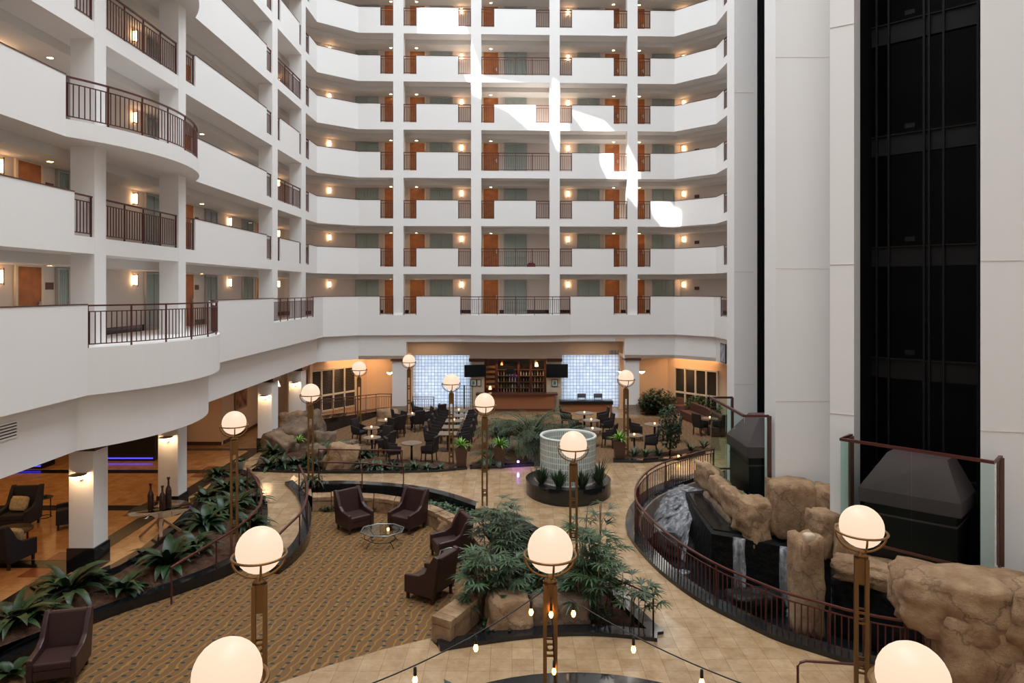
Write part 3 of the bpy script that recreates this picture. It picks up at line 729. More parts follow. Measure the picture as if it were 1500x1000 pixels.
for e in (-8, -4.9, -1.85, 1.2, 4.25, 7.3, 10.35, 13.4, 16.5):
    z0 = E+e; p0 = f0; p1 = f0+u*(b-a).length
    mb = MB().prism([p0, p1, p1+q*.06, p0+q*.06], z0-.55, z0); mb.prism([p0-q*.02, p1-q*.02, p1, p0], z0-.03, z0); mb.build('cross_beam', shaft_bar, t)
    m2 = MB().cbox((*(p0+u*.95), z0+.18), (.24, .03, .12), -PI/4); m2.cbox((*(p0+u*1.3), z0-.85), (.03, .03, .5), -PI/4); m2.build('bracket', steel if False else shaft_bar, t)
for k in (.15, .45, 1.3, 1.42, 1.75, 2.5):
    p = f0+u*k-q*.02; MB().cbox((p.x, p.y, 12), (.05, .08, 27), -PI/4).build('guide_rail', shaft_bar, t)
t = thing('elevator_guide_frame', 'narrow black guide frame inside the thin left shaft', 'elevator frame', (0, 0, 0))
for e in (-5, -1.1, 3.2, 6.4, 10.5, 14): MB().box(8.9, 9.25, 21.7, 24.1, E+e-.3, E+e).build('cross_beam', shaft_bar, t)
MB().box(8.6, 8.66, 22.9, 22.96, -1, 27).build('guide_rail', shaft_bar, t)

def hood(name, base, top, ze, zt, label, drop=2.6):
    t = thing(name, label, 'elevator housing', (0, 0, 0))
    n = 4; vs = [(*p, ze) for p in base]+[(*p, zt) for p in top]; c = sum((Vector(p) for p in base), Vector((0, 0)))/4
    MB().add(vs, [(0, 1, 2, 3), (7, 6, 5, 4)]+[(i, (i+1) % 4, 4+(i+1) % 4, 4+i) for i in range(4)]).build('sloped_roof', hood_m, t)
    MB().prism(base, ze-.34, ze).build('eave', hood_m, t)
    MB().prism([c+(Vector(p)-c)*.9 for p in base], ze-drop, ze-.34).build('cabin_wall', black, t)
    MB().prism([c+(Vector(p)-c)*.92 for p in base], ze-.62, ze-.58).build('trim_band', hood_m, t)
hood('elevator_housing', [(7.42, 21.5), (8.9, 21.5), (8.9, 23.6), (7.42, 23.6)], [(7.95, 21.95), (8.75, 21.95), (8.75, 22.9), (7.95, 22.9)], 2.35, 3.2, 'dark brown hipped elevator housing behind the left glass screen')
B0, B1 = Vector((8.80, 17.35)), Vector((10.5, 15.95)); dn = Vector((.75, .75))
T0_, T1_ = Vector((9.45, 17.2)), Vector((10.42, 16.35))
hood('elevator_housing', [B0, B1, B1+dn*1.4, B0+dn*1.4], [T0_, T1_, T1_+dn*.7, T0_+dn*.7], 2.3, 3.22, 'dark brown hipped elevator housing behind the right glass screen')

def screen(pts, ztop, zb, label, posts, px=()):
    t = thing('glass_screen', label, 'glass screen', (0, 0, 0))
    for k, (p, q) in enumerate(zip(pts, pts[1:])):
        p, q = Vector(p), Vector(q); n = max(1, round((q-p).length/1.7)) 
        for i in range(n):
            a1 = p.lerp(q, i/n); b1 = p.lerp(q, (i+1)/n); d = (b1-a1).normalized()*.012; nn = Vector((-d.y, d.x)).normalized()*.008
            MB().prism([a1+d+nn, b1-d+nn, b1-d-nn, a1+d-nn], zb, ztop-.02).build('glass_panel', glass, t)
        MB().bar((*p, zb), (*q, zb), .05, .06).build('base_rail', cap_m, t)
    MB().strip([(*p, ztop) for p in pts], .08, .07).build('top_rail', rail_m, t)
    for p in posts: MB().box(p[0]-.05, p[0]+.05, p[1]-.05, p[1]+.05, zb, ztop).build('post', cap_m, t)
def Rt(x, y, e=3.82): Y = e*1000/(y-HOR); return ((x-750)*Y/1000, Y)
screen([Rt(1073, 582), Rt(1041, 582), Rt(1090, 609), Rt(1126, 609)], E-3.82, E-6.35, 'tall clear glass screen with brown top rail in front of the thin shaft', [Rt(1073, 582), Rt(1127, 609)])
screen([Rt(1247, 637), Rt(1231, 643), Rt(1456, 677), Rt(1466, 669)], E-3.82, E-6.3, 'tall clear glass screen with brown top rail in front of the wide shaft', [Rt(1247, 638), Rt(1466, 670)])

# ------------------------------------------------------------------ rocks and waterfalls
def rock_mb(size, seed, boxy=.5, sub=4, amp=.16):
    bm = bmesh.new(); bmesh.ops.create_icosphere(bm, subdivisions=sub, radius=1); o = Vector((seed*7.3, seed*3.1, seed*1.7)); pw = 1-.72*boxy
    for v in bm.verts:
        d = v.co.normalized(); m = max(abs(d.x), abs(d.y), abs(d.z)); k = (1-boxy)+boxy/m
        c = d*k
        n = noise.noise(c*1.3+o)*1.2+noise.noise(c*3.1+o)*.45+noise.noise(c*7+o)*.18; n += .5*abs(noise.noise(c*2+o*2))
        v.co = Vector((c.x*size[0], c.y*size[1], c.z*size[2]))*(1+n*amp)/ (1+.0)
    mb = MB(); mb.add([v.co.copy() for v in bm.verts], [tuple(x.index for x in f.verts) for f in bm.faces], True); bm.free(); return mb
RS = [1]
def rock(loc, size, label, rz=0, boxy=.6, m=rock_m, name='rock', cat='rock', amp=.16, group=None, tilt=(0, 0)):
    RS[0] += 1; o = rock_mb(size, RS[0], boxy, 4 if max(size) > .35 else 3, amp).build(name, m)
    o.location = loc; o.rotation_euler = (tilt[0], tilt[1], rz); return tag(o, label, cat, group)
rock((6.93, 24.1, .72), (.24, .85, .42), 'sandstone ridge rock at the far end below the glass screen', .1, .7)
rock((6.93, 22.7, .68), (.24, .85, .36), 'sandstone ridge rock, second along the base of the left glass screen', -.05, .7)
rock((6.95, 21.4, .68), (.27, .7, .38), 'sandstone ridge rock, third along the base of the left glass screen', .05, .7)
rock((7.15, 20.2, .62), (.52, .48, .52), 'block-like sandstone boulder with a pointed foot at the ridge end', .3, .75)
rock((7.12, 19.95, .12), (.34, .34, .62), 'pointed lower sandstone lump under the ridge-end boulder', .3, .4)
rock((8.15, 19.95, .95), (.62, .5, .80), 'square sandstone block below the white tower, left of the pair', 0, .9, amp=.08)
rock((9.05, 19.6, 1.0), (.42, .5, .68), 'overhanging sandstone block below the white tower, right of the pair', .2, .7)
rock((8.42, 18.5, .75), (.28, .5, .62), 'upright sandstone slab beside the white tower edge', .1, .7)
rock((8.75, 17.75, .55), (.35, .5, .65), 'sandstone slab at the left foot of the right glass screen', -.3, .7)
rock((8.95, 16.85, .35), (.95, .40, .30), 'sandstone ledge behind the near lamp, under the right glass screen', -.75, .7)
rock((9.95, 15.95, .45), (1.0, .38, .28), 'sandstone ledge running down to the big boulder', -.75, .7)
o = rock((7.32, 17.0, .0), (.31, .36, 1.25), 'sandstone pillar with a hollow top standing in the pool', .2, .85, amp=.09)
rock((7.32, 16.82, 1.2), (.14, .12, .12), 'pale smooth stone set in the hollow of the pillar', .2, .6, m=mat('pale_stone', (.55, .42, .3), .7), amp=.05)
rock((9.2, 14.2, .85), (1.15, .75, .62), 'huge overhanging sandstone boulder beside the right glass screen', -.45, .55)
rock((9.5, 13.9, .0), (.85, .6, .85), 'sandstone boulder below the huge overhanging one', -.2, .7)
rock((10.9, 13.6, .75), (1.2, .8, .75), 'broad sandstone boulder at the right edge of the picture', -.2, .6)
rock((8.9, 13.5, -1.0), (.8, .45, .5), 'low sandstone footing at the waterline under the big boulder', 0, .7)
rock((10.4, 13.2, -.6), (.8, .5, .75), 'shaded sandstone rock low at the right edge', 0, .7)
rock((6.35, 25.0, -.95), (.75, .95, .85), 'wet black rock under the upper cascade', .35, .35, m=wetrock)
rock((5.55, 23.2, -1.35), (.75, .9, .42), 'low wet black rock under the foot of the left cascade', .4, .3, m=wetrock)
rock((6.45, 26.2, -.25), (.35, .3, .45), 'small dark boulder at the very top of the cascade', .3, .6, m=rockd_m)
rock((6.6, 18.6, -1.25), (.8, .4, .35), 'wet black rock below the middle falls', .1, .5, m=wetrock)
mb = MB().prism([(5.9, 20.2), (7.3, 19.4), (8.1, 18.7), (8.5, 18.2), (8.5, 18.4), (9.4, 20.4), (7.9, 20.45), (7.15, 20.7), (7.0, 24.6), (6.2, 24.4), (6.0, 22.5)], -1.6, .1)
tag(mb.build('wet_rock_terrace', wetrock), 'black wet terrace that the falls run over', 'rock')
mb = MB().prism([(6.05, 20.5), (7.0, 20.0), (6.8, 24.0), (6.25, 24.2), (6.1, 22.5)], .1, .14)
tag(mb.build('upper_pool', waterm), 'thin sheet of water on the upper terrace', 'water', kind='stuff')
def fall(a, b, z0, z1, label, out=(-.25, -.35)):
    mb = MB(); a, b = Vector(a), Vector(b); n, m = 6, 10; vs = []
    for j in range(m+1):
        t = j/m
        for i in range(n+1):
            p = a.lerp(b, i/n); k = math.sqrt(t); vs.append((p.x+out[0]*k+.05*noise.noise(Vector((i*.9, t*3, a.x))), p.y+out[1]*k, z1+(z0-z1)*t**1.3))
    mb.add(vs, [(j*(n+1)+i, j*(n+1)+i+1, (j+1)*(n+1)+i+1, (j+1)*(n+1)+i) for j in range(m) for i in range(n)], True)
    return tag(mb.build('waterfall', veil), label, 'waterfall')
fall((6.15, 26.1), (6.95, 24.9), -1.40, .02, 'long white cascade sliding down the wet rocks at the left', (-1.5, -2.4))
fall((6.15, 24.3), (6.35, 23.4), -1.42, -.25, 'second white veil right of the long cascade', (-.8, -1.5))
fall((6.45, 19.88), (6.75, 19.72), -1.42, .12, 'thin waterfall in the middle of the black wall', (-.1, -.25))
fall((7.55, 19.2), (8.2, 18.72), -1.42, .12, 'white waterfall left of the stone pillar', (-.12, -.25))
fall((8.85, 17.75), (9.2, 17.3), -1.42, .12, 'thin waterfall right of the stone pillar', (-.12, -.2))
mb = MB()
for c, r in (((6.5, 19.2), .4), ((7.6, 18.5), .45), ((4.9, 21.2), .5)): mb.add([(c[0]+r*math.cos(i*PI/8)*1.3, c[1]+r*math.sin(i*PI/8)*.5, -1.435) for i in range(16)], [tuple(range(16))])
tag(mb.build('foam', veil), 'white foam where the falls meet the pool', 'foam', kind='stuff')

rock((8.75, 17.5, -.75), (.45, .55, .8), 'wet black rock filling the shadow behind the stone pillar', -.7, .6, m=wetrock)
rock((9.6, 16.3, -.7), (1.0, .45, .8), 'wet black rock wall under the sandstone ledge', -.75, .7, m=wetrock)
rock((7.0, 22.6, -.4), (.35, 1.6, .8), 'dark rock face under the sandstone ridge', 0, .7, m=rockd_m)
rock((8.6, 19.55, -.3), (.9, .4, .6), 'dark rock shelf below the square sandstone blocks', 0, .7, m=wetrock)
# ------------------------------------------------------------------ globe lamps
def make_lamp(label, loc, z0):
    t = thing('globe_lamp', label, 'lamp', loc, 0 if abs(loc[0]-5) < .3 else -math.atan2(loc[0], loc[1])*.8); zc = E-3.83
    MB().sphere((0, 0, zc), .335, 32).build('globe', globe_m, t)
    N = 40; rg = MB(); rg.tube([(.385*math.cos(2*PI*i/N), .385*math.sin(2*PI*i/N), zc-.08) for i in range(N)], .019, 8, True); rg = rg.build('ring', bronze, t)
    for k in range(4):
        a = k*PI/2+.12; MB().tube([(.385*math.cos(s)*math.cos(a), .385*math.cos(s)*math.sin(a), zc-.08-.33*math.sin(s)) for s in [i*PI/2/9 for i in range(10)]], .017, 6).build('rib', bronze, rg)
    MB().lathe([(.05, 0), (.09, .03), (.09, .05), (.04, .07), (.04, .12)], 16, (0, 0, zc-.50)).build('hub', bronze, t)
    zt = zc-.5
    for sx in (-1, 1):
        for sy in (-1, 1): MB().cbox((sx*.078, sy*.078, (z0+zt)/2), (.056, .056, zt-z0)).build('post', bronze, t)
    MB().box(-.05, .05, -.05, .05, zt-.42, zt).build('collar', bronze, t)
    z = zt-.95
    while z > z0+.2:
        q = MB(); q.tube([(.05*math.cos(i*PI/8), 0, z+.05*math.sin(i*PI/8)) for i in range(16)], .012, 6, True)
        for s_ in (-1, 1): q.box(-.05, .05, s_*.078-.012, s_*.078+.012, z-.1, z-.07).box(-.05, .05, s_*.078-.012, s_*.078+.012, z+.07, z+.1)
        q.build('tie', bronze, t); z -= .8
    return t
LAMPS = [((333, 985), 'large cropped globe lamp at the bottom left'), ((380, 804), 'globe lamp in front of the patterned carpet, left of centre'), ((343, 618), 'globe lamp rising from the long left planter'),
 ((455, 574), 'globe lamp behind the ramp, in front of the tall left windows'), ((526, 538), 'globe lamp in the rock garden, in front of the tall left windows'), ((599, 527), 'farthest globe lamp, left of the glass block wall'),
 ((661, 558), 'globe lamp beside the row of dining tables'), ((710, 589), 'globe lamp on a stone pedestal in the crescent planter'), ((840, 650), 'globe lamp in front of the glass block ring'),
 ((806, 803), 'nearest central globe lamp with string lights tied to it'), ((1262, 770), 'globe lamp in front of the pool railing and rocks'), ((1337, 992), 'large cropped globe lamp at the bottom right'), ((917, 552), 'globe lamp right of the bar, beside a potted plant')]
LP = []
for (x, y), lab in LAMPS:
    Y = 3830/(y-HOR+1); X = (x-750)/1000*Y; LP.append((X, Y)); inp = [P for P in (P3, P1, POOL) if inpoly((X, Y), P)]
    z0 = 0 if (x in (710,)) else (-.72 if inpoly((X, Y), P3) else min(h(Y), -.0) if not inpoly((X, Y), P4) else .05)
    if x == 806: z0 = -.4
    if x in (333, 380): z0 = PZ
    if x == 455: z0 = 0
    make_lamp(lab, (X, Y, 0), z0)
X, Y = LP[7]
o = tag(MB().box(-.24, .24, -.24, .24, -.75, -.06).build('lamp_pedestal', rock_m, None, .02), 'square sandstone pedestal under the lamp in the crescent planter', 'pedestal'); o.location = (X, Y, 0)
MB().box(-.3, .3, -.3, .3, -.06, 0).build('cap_slab', mat('pedestal_cap', (.40, .27, .14), .5), o, .01)
X, Y = LP[3]; o = tag(MB().box(-.24, .24, -.24, .24, -.75, 0).build('lamp_pedestal', granite, None, .02), 'dark pedestal under the lamp behind the ramp', 'pedestal'); o.location = (X, Y, 0)

# ------------------------------------------------------------------ doors, windows and lights of the galleries
def hit(px, seg):
    a = (px-750)/1000; p, q = IN2[seg], IN2[seg+1]; d = q-p; t = (a*p.y-p.x)/(d.x-a*d.y); return p+d*t, d.normalized()
def hitY(Y): return Vector((IN2[0].x, Y)), Vector((0, 1))
def frame_at(p, d, z): # local x along wall, local -y into the corridor
    return Matrix.Translation((p.x, p.y, z)) @ Matrix.Rotation(math.atan2(d.y, d.x), 4, 'Z')
WN = [0]; DN = [0]; PRO = {}
def place(key, maker, M, label, name=None, kind=None, cat=None, group=None):
    if key not in PRO: PRO[key] = o = maker()
    else:
        src = PRO[key]; o = src.copy(); C.objects.link(o)
        for ch in src.children: c = ch.copy(); C.objects.link(c); c.parent = o
    if name: o.name = name
    o.matrix_world = M; o['label'] = label; o['category'] = cat
    if kind: o['kind'] = kind
    if group: o['group'] = group
    return o
def mk_door(wd):
    def f():
        o = MB().box(-wd/2, wd/2, -.05, -.01, 0, 2.06).build('door', wood)
        MB().box(-wd/2-.08, -wd/2, -.07, -.005, 0, 2.11).box(wd/2, wd/2+.08, -.07, -.005, 0, 2.11).box(-wd/2, wd/2, -.07, -.005, 2.06, 2.11).build('door_frame', frame_m, o)
        MB().box(wd/2-.12, wd/2-.07, -.09, -.05, .9, 1.12).box(wd/2-.2, wd/2-.07, -.11, -.08, 1.0, 1.03).build('door_handle', steel, o); return o
    return f
def mk_win(wd):
    def f():
        o = MB().box(-wd/2, wd/2, -.03, -.01, .1, 2.02).build('window', curtain)
        mb = MB(); n = int(wd/.09)
        for i in range(n): x = -wd/2+wd*(i+.5)/n; mb.tube([(x, -.035, .12), (x, -.035, 2.0)], .025, 6)
        mb.build('curtain', curtain, o)
        MB().box(-wd/2, -wd/2+.02+wd*.48, -.075, -.07, .1, 2.02).box(0.02, wd/2, -.075, -.07, .1, 2.02).build('pane', mat('window_pane', (.88, .93, .91), .03, trans=.95, ior=1.1), o)
        MB().box(-wd/2-.06, -wd/2, -.09, -.005, 0, 2.08).box(wd/2, wd/2+.06, -.09, -.005, 0, 2.08).box(-wd/2, wd/2, -.09, -.005, 2.02, 2.08).box(-.03, .03, -.09, -.02, .1, 2.02).box(-wd/2, wd/2, -.09, -.005, 0, .1).box(-wd/2, wd/2, -.085, -.07, .62, .68).build('window_frame', mat('window_frame_grey', (.42, .40, .37), .5), o); return o
    return f
def mk_sconce():
    o = MB().lathe([(.055, 0), (.065, .02), (.065, .30), (.055, .32)], 12, (0, -.10, -.16)).build('wall_sconce', sconce_m)
    MB().box(-.03, .03, -.10, 0, -.2, -.17).box(-.03, .03, -.10, 0, .17, .2).box(-.015, .015, -.18, -.165, -.22, .22).box(-.09, -.075, -.11, -.09, -.2, .2).box(.075, .09, -.11, -.09, -.2, .2).build('bracket', bronze, o); return o
def mk_down():
    o = MB().lathe([(.001, .0), (.075, .0)], 14, (0, 0, -.008), False).build('ceiling_downlight', down_m)
    MB().lathe([(.075, -.012), (.10, -.012), (.10, 0), (.075, 0)], 14, (0, 0, 0), False).build('trim_ring', white, o); return o
def put(kind, p, d, z, wd, where):
    if kind == 'door':
        DN[0] += 1; place(('door', wd), mk_door(wd), frame_at(p, d, z), 'brown wooden guest room door, '+where, 'door_%d' % DN[0], 'structure', 'door')
    elif kind == 'win':
        WN[0] += 1; place(('win', wd), mk_win(wd), frame_at(p, d, z), 'curtained guest room window, '+where, 'window_%d' % WN[0], 'structure', 'window')
    elif kind == 'sconce': place('sconce', mk_sconce, frame_at(p, d, z+1.78), 'glowing wall sconce, '+where, None, None, 'wall lamp', 'gallery wall sconces')
    elif kind == 'down': place('down', mk_down, Matrix.Translation((p.x, p.y, z+2.099)), 'round ceiling downlight, '+where, None, None, 'ceiling light', 'gallery downlights')
    elif kind == 'plaque': 
        o = place('plaque', lambda: MB().box(-.16, .16, -.02, 0, -.1, .1).build('room_sign', mahog), frame_at(p, d, z+1.55), 'small brown room sign, '+where, None, None, 'sign', 'room signs')
for k in range(3, 11):
    z = FZ(k); g = ORD[k]+' gallery'
    items = [('win', 522, 553, 2, 'left of the first far column'), ('door', 564, 585, 2, 'beside the first far column'), ('door', 601, 622, 2, 'first bay of the far wall'), ('win', 631, 662, 2, 'first bay of the far wall'),
             ('door', 708, 730, 2, 'middle bay of the far wall'), ('win', 740, 770, 2, 'middle bay of the far wall'), ('win', 847, 877, 2, 'third bay of the far wall'), ('door', 886, 907, 2, 'third bay of the far wall'),
             ('door', 923, 944, 2, 'beside the fourth far column'), ('win', 956, 987, 2, 'right of the fourth far column')]
    for kind, a, b, seg, wh in items:
        p, d = hit((a+b)/2, seg); p1, _ = hit(a, seg); p2, _ = hit(b, seg)
        put(kind, p, d, z, round((p2-p1).length, 1), g+', '+wh)
        if kind == 'door': put('down', p+Vector((d.y, -d.x))*.55, d, z, 0, g+', '+wh)
    for a, seg, wh in ((482, 1, 'left rear corner'), (676, 2, 'first bay of the far wall'), (832, 2, 'third bay of the far wall'), (1002, 3, 'right rear corner')):
        p, d = hit(a, seg); put('sconce', p, d, z, 0, g+', '+wh)
    p, d = hit(1021, 3); put('plaque', p, d, z, 0, g+', right rear corner')
    for n_, Y in enumerate((17.3, 23.5, 31.4, 37.9)):
        p, d = hitY(Y); put('sconce', p, d, z, 0, g+', '+('nearest', 'second', 'third', 'farthest')[n_]+' on the left wing')
    for n_, (Y, wd) in enumerate(((20.0, .9), (24.8, 1.1), (29.5, 1.0), (33.6, 1.2))):
        p, d = hitY(Y); put('win', p, d, z, wd, g+', '+('nearest', 'second', 'third', 'farthest')[n_]+' on the left wing')
    for n_, Y in enumerate((18.4, 27.4, 35.2)):
        p, d = hitY(Y); put('door', p, d, z, .9, g+', '+('nearest', 'second', 'farthest')[n_]+' on the left wing'); put('down', p+Vector((.6, 0)), d, z, 0, g+', '+('nearest', 'second', 'farthest')[n_]+' on the left wing')
        p, d = hitY(Y+.85); put('plaque', p, d, z, 0, g+', '+('nearest', 'second', 'farthest')[n_]+' on the left wing')
    p, d = hitY(21.5)
# dark marble skirting of the lowest gallery
mb = MB(); a = offset(IN2, -.02)
for i in range(4): mb.prism([a[i], a[i+1], IN2[i+1], IN2[i]], FZ(3), FZ(3)+.22)
struct('baseboard_gallery', mb, granite, 'black skirting of the lowest gallery corridor', 'baseboard')
# tall windows of the ground floor
def tallwin(p, q, z0, z1, n, zm, label, nm):
    p, q = Vector(p), Vector(q); d = q-p; L = d.length; M = frame_at(p, d.normalized(), 0)
    o = MB().box(0, L, -.05, -.02, z0, z1).build(nm, mat('tall_pane', (.035, .028, .02), .12, coat=.5)); o.matrix_world = M; tag(o, label, 'window', kind='structure')
    mb = MB()
    for i in range(n+1): x = L*i/n; mb.box(x-.05, x+.05, -.12, -.02, z0, z1)
    for zz in (z0, zm, z1): mb.box(-.05, L+.05, -.12, -.02, zz-.05, zz+.05)
    mb.build('window_frame', frame_m, o)
    mb = MB()
    for i in range(int((z1-z0)/.09)): mb.box(.06, L-.06, -.065, -.052, z0+.05+i*.09, z0+.07+i*.09)
    if nm.endswith('1'): mb.build('blind', mat('blind_slats', (.10, .08, .065), .6), o)
def seghit(px, p, q): a = (px-750)/1000; p, q = Vector(p), Vector(q); d = q-p; return p+d*((a*p.y-p.x)/(d.x-a*d.y))
lp, lq = (-12.3, 37.4), (-8.95, 42.0)
tallwin(seghit(452, lp, lq), seghit(519, lp, lq), .35, 2.72, 4, 1.25, 'tall brown window with blinds behind the left ramp', 'window_101')
rp, rq = (9.6, 42.0), (13.6, 37.3)
tallwin(seghit(990, rp, rq), seghit(1052, rp, rq), .35, 2.62, 4, 1.15, 'tall window with pale mullions behind the right rear sofa', 'window_102')

# ------------------------------------------------------------------ wall lamps of the lobby columns
def mk_uplight():
    o = MB().lathe([(.02, -.10), (.14, -.04), (.20, .05), (.19, .055), (.02, -.02)], 20, (0, -.16, 0)).build('column_sconce', mat('uplight_glow', (1, .85, .65), .4, emit=(1, .66, .36), estr=22))
    MB().box(-.05, .05, -.08, 0, -.12, -.02).lathe([(.205, .045), (.212, .05), (.205, .058)], 20, (0, -.16, 0)).build('bracket', bronze, o); return o
for n_, Y in enumerate((17.73, 22.2, 30.9, 35.2)):
    place('up', mk_uplight, Matrix.Translation((-11.18, Y, 2.5)), 'bowl-shaped uplight on the %s lobby column from the camera' % ('nearest', 'second', 'third', 'farthest')[n_], None, None, 'wall lamp', 'lobby column uplights')
for n_, (px, sx) in enumerate(((573, -1), (938, 1), (916, -1))):
    p = FP(px)
    place('up', mk_uplight, Matrix.Translation((p.x, p.y+.45, 2.45)) @ Matrix.Rotation(PI/2*(sx), 4, 'Z'), ('uplight on the left side of the far left ground column', 'uplight on the right side of the far right ground column', 'uplight on the bar side of the far right ground column')[n_], None, None, 'wall lamp', 'rear column uplights')

# ------------------------------------------------------------------ bar
BY = 42.0
def X_(px, Y): return (px-750)/1000*Y
def Z_(py, Y): return E-(py-HOR)/1000*Y
for k, (a, b) in enumerate(((604, 690), (822, 908))):
    Y = 42.3; o = MB().box(X_(a, Y), X_(b, Y), Y, Y+.1, Z_(596, Y), Z_(513, Y)).build('glass_block_wall', block_m)
    tag(o, 'daylit glass block wall %s of the bar' % ('left', 'right')[k], 'glass block wall', kind='structure')
    area('daylight_behind_blocks_%d' % k, ((X_(a, Y)+X_(b, Y))/2, Y+.28, 1.8), (3.4, 3.4), 110, (.88, .94, 1), (-PI/2, 0, 0))
o = MB().box(X_(690, 41.6), X_(709, 41.6), 41.6, 42.6, 0, Z_(529, 41.6)).box(X_(801, 41.6), X_(822, 41.6), 41.6, 42.6, 0, Z_(529, 41.6))
struct('bar_pier', o, frame_m, 'cream piers either side of the bar back', 'pier')
struct('bar_soffit', MB().box(X_(688, 41.5), X_(823, 41.5), 41.5, 42.6, Z_(525, 41.6), E-2.9), inner, 'tan soffit above the bar opening', 'soffit')
struct('trim_5', MB().box(X_(687, 41.5), X_(709, 41.5), 41.45, 42.6, Z_(529.5, 41.5), Z_(525, 41.5)).box(X_(801, 41.5), X_(823.5, 41.5), 41.45, 42.6, Z_(529.5, 41.5), Z_(525, 41.5)), cap_m, 'dark brown caps on the bar piers', 'trim')
t = thing('back_bar', 'dark wooden back bar with lit bottle shelves and mirror', 'bar shelves', (0, 42.5, 0))
x0, x1 = X_(709, 42.3), X_(801, 42.3); zb, ztp = Z_(580, 42.3), Z_(525, 42.3)
MB().box(x0, x1, 0, .05, 0, ztp).build('back_panel', mahog, t)
MB().box(X_(727, 42.3), X_(799, 42.3), -.03, 0, zb+.2, ztp-.15).build('mirror', mat('bar_mirror', (.10, .08, .06), .08, metal=.8), t)
for x in (709, 713, 726, 758, 776, 797): MB().box(X_(x, 42.3), X_(x, 42.3)+.14, -.22, 0, .9, ztp).build('upright', mahog, t)
MB().box(x0, x1, -.32, 0, 0, .98).build('counter', darktable, t)
shelves = [1.25, 1.62, 2.0, 2.38]
for zz in shelves: MB().box(X_(727, 42.3), X_(799, 42.3), -.24, 0, zz-.03, zz).build('shelf', mahog, t)
for zz in (1.3, 1.6, 1.9, 2.2, 2.5): MB().box(X_(712, 42.3), X_(725, 42.3), -.26, 0, zz-.02, zz+.12).build('cubby', mat('cubby_wood', (.35, .17, .06), .5), t)
bmats = [mat('bottle_%d' % i, c, .12, coat=.5) for i, c in enumerate(((.45, .22, .06), (.30, .32, .28), (.08, .10, .04), (.55, .42, .25), (.25, .05, .03), (.62, .60, .55)))]
bproto = {}
for si, zz in enumerate([1.0]+shelves[:3]):
    for i in range(17):
        x = X_(730, 42.2)+i*(X_(796, 42.2)-X_(730, 42.2))/16; c = random.randrange(6)
        if c not in bproto:
            o = MB().lathe([(.032, 0), (.036, .01), (.036, .17), (.013, .22), (.012, .28), (.001, .285)], 10).build('bottle', bmats[c]); bproto[c] = o
        else: o = bproto[c].copy(); C.objects.link(o)
        o.location = (x, 42.36+U(-.03, .02), zz); o.scale = (1, 1, U(.85, 1.12)); ORN = ('leftmost', 'second from left', 'third from left', 'fourth from left', 'fifth from left', 'sixth from left', 'seventh from left', 'eighth from left', 'in the very middle', 'eighth from right', 'seventh from right', 'sixth from right', 'fifth from right', 'fourth from right', 'third from right', 'second from right', 'rightmost'); tag(o, '%s bottle on the %s back bar shelf, %s' % (('amber', 'clear grey', 'dark green', 'tan', 'dark red', 'pale')[c], ('lowest', 'second', 'third', 'fourth')[si], ORN[i]), 'bottle', 'bottles behind the bar')
area('back_bar_glow', (X_(762, 42), 42.0, 2.75), (3, .2), 16, (1, .6, .28))
t = thing('bar_counter', 'long bar counter with dark top and reddish wooden front', 'bar', (X_(757, 41), 40.9, 0))
hw = X_(817, 41)-X_(757, 41)
MB().box(-hw+.15, hw-.2, 0, .5, 0, 1.0).build('front_panel', barfront, t)
cv = [(-hw, .0), (-hw*.5, -.16), (0, -.2), (hw*.5, -.16), (hw, 0), (hw, .62), (-hw, .62)]
MB().prism(cv, 1.0, 1.10).build('counter_top', mahog, t)
MB().box(-hw+.15, hw-.2, -.03, 0, .1, .2).build('kick_rail', cap_m, t)
t = thing('low_counter', 'lower side counter with black top right of the bar', 'counter', (X_(859, 41), 41.0, 0)); hw = X_(898, 41)-X_(859, 41)
MB().box(-hw+.05, hw-.05, 0, .5, 0, Z_(592, 41)).build('front_panel', barfront, t); MB().box(-hw, hw, -.1, .6, Z_(592, 41), Z_(587, 41)).build('counter_top', black, t)
def tv(a, b, c, d, label, Y=41.3, tilt=0):
    t = thing('television', label, 'television', (X_((a+b)/2, Y), Y, Z_((c+d)/2, Y)), tilt); W_, H_ = X_(b, Y)-X_(a, Y), (d-c)*Y/1000
    MB().box(-W_/2, W_/2, -.03, .04, -H_/2, H_/2).build('case', black, t, .01); cs = t.children[0]; MB().box(-W_/2+.03, W_/2-.03, -.034, -.031, -H_/2+.03, H_/2-.03).build('screen', screen_m, cs)
    MB().box(-.06, .06, .04, .34, -.06, .06).build('wall_mount', black, t)
tv(680, 712, 534, 552, 'black flat television hung at the left of the bar', tilt=.18)
tv(800, 832, 533, 553, 'black flat television hung at the right of the bar', tilt=-.05)
for (px_, py_, r_, lab_, e_) in ((786, 534, .11, 'glowing white pendant lamp in the back bar', 5), (735, 533, .07, 'small orange pendant lamp in the back bar', 3), (718, 568, .10, 'cream shaded lamp on the left of the bar', 2)):
    t = thing('bar_lamp', lab_, 'lamp', (X_(px_, 41.9), 41.9, Z_(py_, 41.9))); MB().lathe([(r_*.5, r_*1.2), (r_, -r_*.6), (r_*.9, -r_), (.01, -r_)], 14).build('lamp_shade', mat('bar_glow_%d' % e_, (1, .8, .5), .5, emit=(1, .62, .3) if e_ != 3 else (1, .25, .06), estr=e_), t)
    if e_ > 2: MB().box(-.008, .008, -.008, .008, r_*1.2, Z_(525, 41.9)-Z_(py_, 41.9)).build('cord', black, t)
    else: MB().box(-.015, .015, -.015, .015, -.5, -r_).build('stand', black, t)
tv(741, 753, 539, 548, 'small dark television inside the back bar', 42.15)
